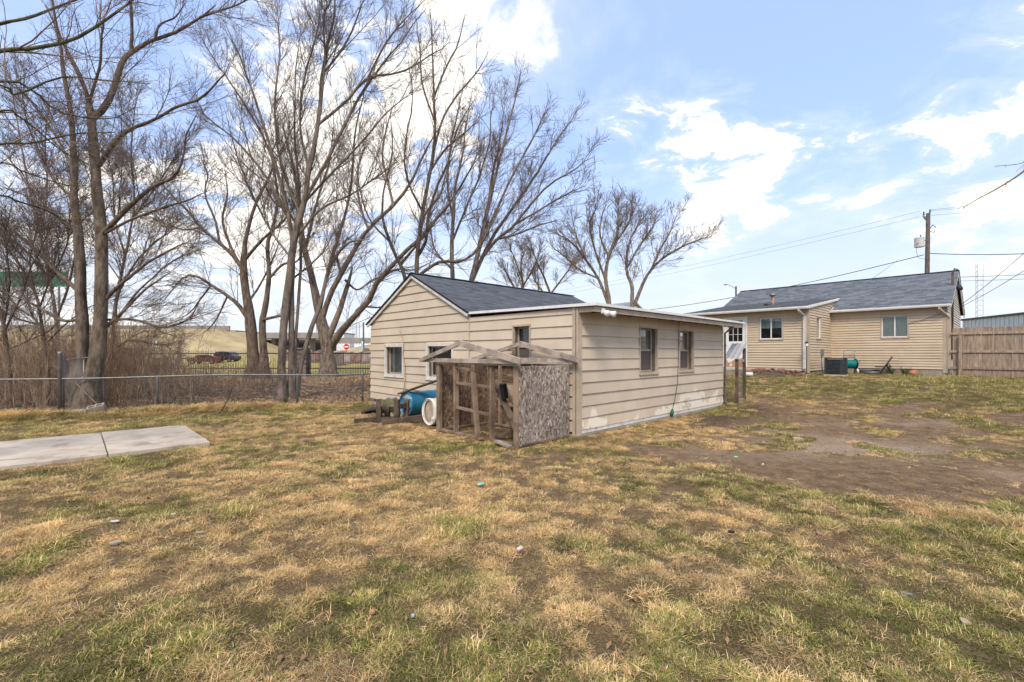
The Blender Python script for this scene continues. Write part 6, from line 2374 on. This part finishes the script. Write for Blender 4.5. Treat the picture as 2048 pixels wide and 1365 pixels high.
def toy(label, px_, py_, s, m1, m2, yaw):
    d = CAMZ * F / (py_ - HOR)
    x = (px_ - 1024) / F * d
    o = thing('plastic_toy', label, 'toy', (x, d, float(ground_z(np.array([x]), np.array([d]))[0]) + .035), yaw)
    MB().tube([(-s, 0, 0), (-s * .6, 0, .008), (s * .3, 0, .012), (s, 0, .004)], [.004, .014, .018, .006], 8).build('body', m1, o, True)
    MB().hexa([(-s * .2, -s * .9, .004), (s * .25, -s * .9, .004), (s * .25, s * .9, .004), (-s * .2, s * .9, .004), (-s * .2, -s * .9, .010), (s * .25, -s * .9, .010), (s * .25, s * .9, .010), (-s * .2, s * .9, .010)]).build('wing', m2, o)
    MB().box(-s * 1.0, -s * .75, -s * .3, s * .3, .006, .011).build('tail', m2, o)


toy('small teal and red plastic toy on the worn ground', 962, 976, .05, mat('teal_plastic', (.12, .55, .48), .4), mat('red_plastic', (.60, .06, .05), .4), .5)
toy('small white and orange-red plastic toy half hidden in the grass', 1040, 1111, .032, M_PAPER, MATS['red_plastic'], .6)
q = P(882, 862, 7.9)
jb = tag(MB().tube([(0, 0, 0), (0, 0, .02), (0, .05, .06), (0, .10, .05), (0, .12, .03)], [.04, .05, .05, .045, .03], 8).build('crushed_jug', M_SIGNW, None, True), 'crushed white container inside the playhouse frame', 'litter')
jb.location = sw(-1.15, 1.95, .02)

# ------------------------------------------------------------------ grass: blades in tufts, scattered over the yard


def tuft_mesh(name, n, lmin, lmax, rad, tilt, curl, width, seed):
    rng = np.random.default_rng(seed)
    V, Fc, A, B = [], [], [], []
    for _ in range(n):
        az = rng.uniform(0, 2 * math.pi)
        r = rad * math.sqrt(rng.random())
        a0 = rng.uniform(0, 2 * math.pi)
        b = np.array((math.cos(a0) * r, math.sin(a0) * r, -.008))
        L = rng.uniform(lmin, lmax)
        th = abs(rng.normal(tilt, .28))
        side = np.array((-math.sin(az), math.cos(az), 0)) * width * rng.uniform(.6, 1.3)
        tw_ = rng.normal() * .5
        k = len(V)
        p = b.copy()
        nseg = 3
        for s in range(nseg + 1):
            f = s / nseg
            w = (1 - f) ** .6 if s < nseg else .08
            sd = side * w + np.array((0, 0, tw_ * width * w * .6))
            V.append(p - sd / 2)
            V.append(p + sd / 2)
            A += [f, f]
            ang = th + curl * f
            p = p + L / nseg * np.array((math.cos(az) * math.sin(ang), math.sin(az) * math.sin(ang), math.cos(ang)))
            p[2] = max(p[2], .004)
        v = rng.random()
        B += [v] * (2 * (nseg + 1))
        for s in range(nseg):
            q = k + 2 * s
            Fc.append((q, q + 1, q + 3, q + 2))
    me = np_mesh(name, np.array(V), np.array(Fc))
    at = me.attributes.new('along', 'FLOAT', 'POINT')
    at.data.foreach_set('value', np.array(A, np.float32))
    at = me.attributes.new('blade', 'FLOAT', 'POINT')
    at.data.foreach_set('value', np.array(B, np.float32))
    return me


def grass_mat():
    m = bpy.data.materials.new('grass_blades')
    m.use_nodes = True
    t = NT(m.node_tree)
    bs = t.n['Principled BSDF']

    def att(n, typ='GEOMETRY'):
        return t.node('ShaderNodeAttribute', attribute_name=n, attribute_type=typ).outputs['Fac']
    bl, al = att('blade'), att('along')
    green, tint = att('green', 'INSTANCER'), att('tint', 'INSTANCER')
    straw = t.mix(bl, (.42, .262, .105), (.86, .625, .325))
    straw = t.mix(t.ramp(tint, .0, 1.0), straw, t.mix(bl, (.48, .31, .125), (.80, .56, .255)))
    grn = t.mix(bl, (.085, .125, .014), (.31, .325, .062))
    tipdry = t.math('MULTIPLY', t.ramp(al, .35, 1.0), .55)
    grn = t.mix(tipdry, grn, (.50, .38, .15))
    # every tuft holds both dead and living blades
    k = t.ramp(t.math('SUBTRACT', green, bl), -.06, .06)
    c = t.mix(k, straw, grn)
    hv = t.node('ShaderNodeHueSaturation')
    t.put(hv.inputs['Color'], c)
    t.put(hv.inputs['Value'], t.math('ADD', t.math('MULTIPLY', att('lum', 'INSTANCER'), 1.05), .36))
    c = hv.outputs[0]
    t.put(bs.inputs['Base Color'], c)
    bs.inputs['Roughness'].default_value = .75
    bs.inputs['Specular IOR Level'].default_value = .25
    tr = t.node('ShaderNodeBsdfTranslucent')
    t.put(tr.inputs[0], c)
    mxs = t.node('ShaderNodeMixShader')
    mxs.inputs[0].default_value = .22
    out = t.n['Material Output']
    t.l.new(bs.outputs[0], mxs.inputs[1])
    t.l.new(tr.outputs[0], mxs.inputs[2])
    t.l.new(mxs.outputs[0], out.inputs[0])
    return m


M_GRASS = grass_mat()
protos = []
for i, a in enumerate([(40, .025, .065, .050, .95, .8, .0034), (40, .03, .07, .045, .75, 1.1, .0034), (40, .035, .08, .060, 1.15, .5, .0034), (56, .02, .055, .06, 1.30, .3, .0034),
                       (30, .025, .06, .035, .45, .8, .0030), (46, .02, .055, .055, .9, .8, .0032), (46, .06, .15, .07, .95, .8, .0036),
                       (130, .04, .10, .085, 1.0, .95, .0036), (120, .02, .05, .085, .55, .8, .0030)]):
    me = tuft_mesh('tuft', *a, 300 + i)
    me.materials.append(M_GRASS)
    protos.append(bpy.data.objects.new('tuft', me))


def slab_mask(x, y):
    rx, ry = x - s0[0], y - s0[1]
    a, b = -(rx * DV[0] + ry * DV[1]), rx * UV[0] + ry * UV[1]
    e = .05 * (fbm(x, y, .2, 91, 2) - .3)
    return (a > e) & (a < 2.41 - e) & (b > e) & (b < 2.34 - e)


def scatter():
    rng = np.random.default_rng(77)
    out = []
    for (y0, y1, dens, sc) in ((1.2, 3.2, 1900, .88), (3.2, 5.2, 1300, .98), (5.2, 8.5, 700, 1.1), (8.5, 13, 340, 1.35), (13, 21, 170, 1.6)):
        xm = 1.22 * y1 + 2.5
        n = int((y1 - y0) * 2 * xm * dens)
        x = rng.uniform(-xm, xm, n)
        y = rng.uniform(y0, y1, n)
        keep = np.abs(x) < 1.22 * y + 2.5
        x, y = x[keep], y[keep]
        soil, litter, green = masks(x, y)
        cl = fbm(x, y, .15, 71, 2)
        thick = fbm(x, y, .6, 72, 3)
        cl2 = fbm(x, y, .07, 74, 2)
        pr = (1 - soil) ** 1.3 * np.clip(.30 + 2.2 * (.5 * cl + .5 * cl2 - .42), .16, 1) * (1 - litter)
        pr = np.maximum(pr, .06 * (1 - litter))
        # footprints of shed, playhouse, house, slab
        lx = (x - P1[0]) * DV[0] + (y - P1[1]) * DV[1]
        ly = (x - P1[0]) * UV[0] + (y - P1[1]) * UV[1]
        pr[(lx > -.06) & (lx < 6.6) & (ly > -.12) & (ly < 7.7)] = 0
        inplay = (lx > -1.42) & (lx < 0) & (ly > .05) & (ly < 7)
        pr[inplay] *= .12
        hx = (x - HC[0]) * DVH[0] + (y - HC[1]) * DVH[1]
        hy = (x - HC[0]) * UVH[0] + (y - HC[1]) * UVH[1]
        pr[((hx > -.03) & (hy > -.03)) | ((hx > EX - .03) & (hy > EY0 - .03))] = 0
        pr[slab_mask(x, y)] = 0
        pr[lx > 8.6 + 100] = 0
        k = rng.random(len(x)) < pr
        x, y, soil, green, thick, cl = x[k], y[k], soil[k], green[k], thick[k], cl[k]
        fd = (x + 8.98) * (-.4056) + (y - 11.4) * .914
        mound = np.exp(-((fd + .75) / .6) ** 2) * smooth01((-x - 4.6) / 1.5)
        g = np.clip(green * .90 - .05 + rng.normal(0, .24, len(x)) - .4 * soil - .6 * mound, 0, 1) * .9
        kind = np.where(rng.random(len(x)) < .32, 3, rng.integers(0, 6, len(x)))
        s_small = np.where(soil > .55, .55, 1.0)
        kind = np.where(soil > .6, 3, kind)
        kind = np.where((g > .55) & (rng.random(len(x)) < .6), np.where(rng.random(len(x)) < .5, 4, 1), kind)
        kind = np.where((mound > .35) & (rng.random(len(x)) < .7), 6, kind)
        kind = np.where((x > 3.6) & (y < 4.6) & (thick > .5) & (rng.random(len(x)) < .15), 6, kind)
        s = s_small * sc * rng.uniform(.65, 1.25, len(x)) * (.45 + .75 * thick + .45 * cl)
        lum = np.clip(.42 + 1.25 * (cl + cl2[k] - 1.0) + .35 * (thick - .5) + rng.normal(0, .20, len(x)), 0, 1)
        tint = np.clip(.5 * mound + fbm(x, y, 2.2, 81, 2) - .25 + rng.normal(0, .12, len(x)), 0, 1)
        out.append(np.stack([x, y, ground_z(x, y) - .004, s, g, tint, kind, rng.uniform(0, 6.28, len(x)), lum], -1))
    # mop-like mats of dead grass and low green cushions give the turf its relief
    for (kind_, dens, gsh, l0) in ((7, 34, .05, .62), (8, 20, .85, .38)):
        n = int(9.5 * 27 * dens)
        y = rng.uniform(1.3, 10.5, n)
        x = rng.uniform(-13.5, 13.5, n)
        keep = np.abs(x) < 1.22 * y + 1.5
        x, y = x[keep], y[keep]
        soil, litter, green = masks(x, y)
        gg = green if kind_ == 8 else 1 - .6 * green
        pr = (1 - soil) ** 2 * (1 - litter) * gg
        lx = (x - P1[0]) * DV[0] + (y - P1[1]) * DV[1]
        ly = (x - P1[0]) * UV[0] + (y - P1[1]) * UV[1]
        pr[(lx > -1.5) & (lx < 6.6) & (ly > -.15) & (ly < 7.7)] = 0
        pr[slab_mask(x, y)] = 0
        k = rng.random(len(x)) < pr
        x, y = x[k], y[k]
        m = len(x)
        out.append(np.stack([x, y, ground_z(x, y) - .004, rng.uniform(.55, 1.15, m) * (.85 + y / 30), np.clip(gsh + rng.normal(0, .15, m), 0, 1),
                             np.clip(rng.normal(.3, .25, m), 0, 1), np.full(m, kind_), rng.uniform(0, 6.28, m), np.clip(l0 + rng.normal(0, .18, m), 0, 1)], -1))
    return np.concatenate(out)


G = scatter()
gm = bpy.data.meshes.new('lawn_grass')
gm.vertices.add(len(G))
gm.vertices.foreach_set('co', G[:, :3].astype(np.float32).ravel())
for nm, c_ in (('size', 3), ('green', 4), ('tint', 5), ('turn', 7), ('lum', 8)):
    a_ = gm.attributes.new(nm, 'FLOAT', 'POINT')
    a_.data.foreach_set('value', G[:, c_].astype(np.float32))
a_ = gm.attributes.new('kind_index', 'INT', 'POINT')
a_.data.foreach_set('value', G[:, 6].astype(np.int32))
lawn = bpy.data.objects.new('lawn_grass', gm)
gm.materials.append(M_GRASS)
COL.objects.link(lawn)
stuff(lawn, 'short dry and green grass of the yard', 'grass')
ng = bpy.data.node_groups.new('scatter_tufts', 'GeometryNodeTree')
ng.interface.new_socket('Geometry', in_out='INPUT', socket_type='NodeSocketGeometry')
ng.interface.new_socket('Geometry', in_out='OUTPUT', socket_type='NodeSocketGeometry')
gi_, go_ = ng.nodes.new('NodeGroupInput'), ng.nodes.new('NodeGroupOutput')
g2i = ng.nodes.new('GeometryNodeGeometryToInstance')
for o in reversed(protos):
    oi = ng.nodes.new('GeometryNodeObjectInfo')
    oi.inputs['Object'].default_value = o
    oi.inputs['As Instance'].default_value = False
    t2 = ng.nodes.new('GeometryNodeGeometryToInstance')
    ng.links.new(oi.outputs['Geometry'], t2.inputs[0])
    if 'jn' not in dir():
        jn = ng.nodes.new('GeometryNodeJoinGeometry')
    ng.links.new(t2.outputs[0], jn.inputs[0])
iop = ng.nodes.new('GeometryNodeInstanceOnPoints')
ng.links.new(gi_.outputs[0], iop.inputs['Points'])
ng.links.new(jn.outputs[0], iop.inputs['Instance'])
iop.inputs['Pick Instance'].default_value = True


def named(n, typ):
    x = ng.nodes.new('GeometryNodeInputNamedAttribute')
    x.data_type = typ
    x.inputs[0].default_value = n
    return [s for s in x.outputs if s.enabled and s.name == 'Attribute'][0]


ng.links.new(named('kind_index', 'INT'), iop.inputs['Instance Index'])
ng.links.new(named('size', 'FLOAT'), iop.inputs['Scale'])
cx = ng.nodes.new('ShaderNodeCombineXYZ')
ng.links.new(named('turn', 'FLOAT'), cx.inputs[2])
ng.links.new(cx.outputs[0], iop.inputs['Rotation'])
ng.links.new(iop.outputs[0], go_.inputs[0])
md = lawn.modifiers.new('scatter', 'NODES')
md.node_group = ng

# fallen leaves and twigs in the litter beyond the wire fence
rng = np.random.default_rng(5)
n = 14000
x = rng.uniform(-20, -2, n)
y = rng.uniform(9, 27, n)
_, lit, _ = masks(x, y)
k = (rng.random(n) < lit)
x, y = x[k], y[k]
n = len(x)
c = np.stack([x, y, ground_z(x, y) + .012], -1)
a = rng.uniform(0, 6.28, n)
tl = rng.normal(0, .5, (n, 2))
s = rng.uniform(.025, .07, n)[:, None]
e1 = np.stack([np.cos(a), np.sin(a), tl[:, 0]], -1) * s
e2 = np.stack([-np.sin(a), np.cos(a), tl[:, 1]], -1) * s * .55
up3 = np.array((0, 0, 1.0)) * s * .25
V = np.stack([c - e1, c + e2 * .9 + up3, c + e1 * 1.1, c - e2 + up3], 1).reshape(-1, 3)
Q = np.arange(4 * n).reshape(-1, 4)
M_LEAF = mat('leaf_litter', (.44, .29, .165), .9, .5, 1.5, col2=(.19, .115, .065), coord='World')
stuff(link('leaf_litter', np_mesh('leaf_litter', V, Q), M_LEAF), 'brown fallen leaves carpeting the ground beyond the wire fence', 'leaves')
n = 1500
x = rng.uniform(-17, -3, n)
y = rng.uniform(9.5, 20, n)
_, lit, _ = masks(x, y)
k = rng.random(n) < lit
x, y = x[k], y[k]
n = len(x)
a = rng.uniform(0, 6.28, n)
L = rng.uniform(.15, .9, n)
pts = np.zeros((n, 4, 3))
for i in range(4):
    f = i / 3 - .5
    pts[:, i, 0] = x + np.cos(a) * f * L + rng.normal(0, .02, n)
    pts[:, i, 1] = y + np.sin(a) * f * L + rng.normal(0, .02, n)
    pts[:, i, 2] = ground_z(pts[:, i, 0], pts[:, i, 1]) + .015 + rng.random(n) * .10 * i / 3
rd = rng.uniform(.003, .008, n)[:, None] * np.ones((1, 4))
V, q = tubes(pts, rd, 4)
stuff(link('twig_litter', np_mesh('twig_litter', V, q), M_TWIG), 'broken twigs strewn beyond the wire fence', 'twigs')

# crumbs of soil, bark and straw on the bare ground; dead leaves through the lawn
rng = np.random.default_rng(15)
n = 30000
y = rng.uniform(3.6, 13, n)
x = rng.uniform(-1.2, 1, n) * 0 + rng.uniform(-1.0, 1.3, n) * y
soil, lit, _ = masks(x, y)
lx = (x - P1[0]) * DV[0] + (y - P1[1]) * DV[1]
ly = (x - P1[0]) * UV[0] + (y - P1[1]) * UV[1]
k = (rng.random(n) < soil ** 1.5 * .5) & (lit < .1) & ~((lx > -.05) & (ly > -.1) & (ly < 7.7) & (lx < 6.6))
x, y = x[k], y[k]
n = len(x)
sz = rng.uniform(.003, .011, n) * (.6 + y / 12)
el = rng.uniform(.5, 3.2, n)
a = rng.uniform(0, 6.28, n)
zz = ground_z(x, y)
ca, sa = np.cos(a), np.sin(a)
oc = np.array([(1, 0, 0), (0, 1, 0), (-1, 0, 0), (0, -1, 0), (0, 0, .9), (0, 0, -.3)])
V = np.zeros((n, 6, 3))
V[:, :, 0] = x[:, None] + sz[:, None] * (oc[None, :, 0] * el[:, None] * ca[:, None] - oc[None, :, 1] * sa[:, None])
V[:, :, 1] = y[:, None] + sz[:, None] * (oc[None, :, 0] * el[:, None] * sa[:, None] + oc[None, :, 1] * ca[:, None])
V[:, :, 2] = zz[:, None] + .004 + sz[:, None] * oc[None, :, 2] * .8
tri = np.array([(0, 1, 4), (1, 2, 4), (2, 3, 4), (3, 0, 4)])
Q = (np.arange(n) * 6)[:, None, None] + tri[None]
M_CRUMB = mat('soil_crumbs', (.33, .235, .145), 1.0, .3, 3, col2=(.12, .078, .048), coord='World', dirt=(.42, .32, .20), dirt_scale=9, dirt_thr=(.6, .68))
stuff(link('soil_crumbs', np_mesh('soil_crumbs', V.reshape(-1, 3), Q.reshape(-1, 3)), M_CRUMB), 'crumbs of earth, bark and straw on the bare ground', 'soil')
n = 1400
y = rng.uniform(2.0, 13, n)
x = rng.uniform(-1.3, 1.3, n) * y
lx = (x - P1[0]) * DV[0] + (y - P1[1]) * DV[1]
ly = (x - P1[0]) * UV[0] + (y - P1[1]) * UV[1]
k = ~((lx > -.05) & (ly > -.1) & (ly < 7.7) & (lx < 6.6)) & ~slab_mask(x, y)
x, y = x[k], y[k]
n = len(x)
c = np.stack([x, y, ground_z(x, y) + .022], -1)
a = rng.uniform(0, 6.28, n)
tl = rng.normal(0, .45, (n, 2))
s_ = rng.uniform(.010, .026, n)[:, None]
e1 = np.stack([np.cos(a), np.sin(a), tl[:, 0]], -1) * s_
e2 = np.stack([-np.sin(a), np.cos(a), tl[:, 1]], -1) * s_ * .6
up3 = np.array((0, 0, 1.0)) * s_ * .3
V = np.stack([c - e1, c + e2 * .9 + up3, c + e1 * 1.1, c - e2 + up3], 1).reshape(-1, 3)
stuff(link('dead_leaves', np_mesh('dead_leaves', V, np.arange(4 * n).reshape(-1, 4)), mat('lawn_leaf', (.34, .20, .105), .9, .5, 3, col2=(.12, .07, .04), coord='World')), 'small dead leaves caught in the grass', 'leaves')
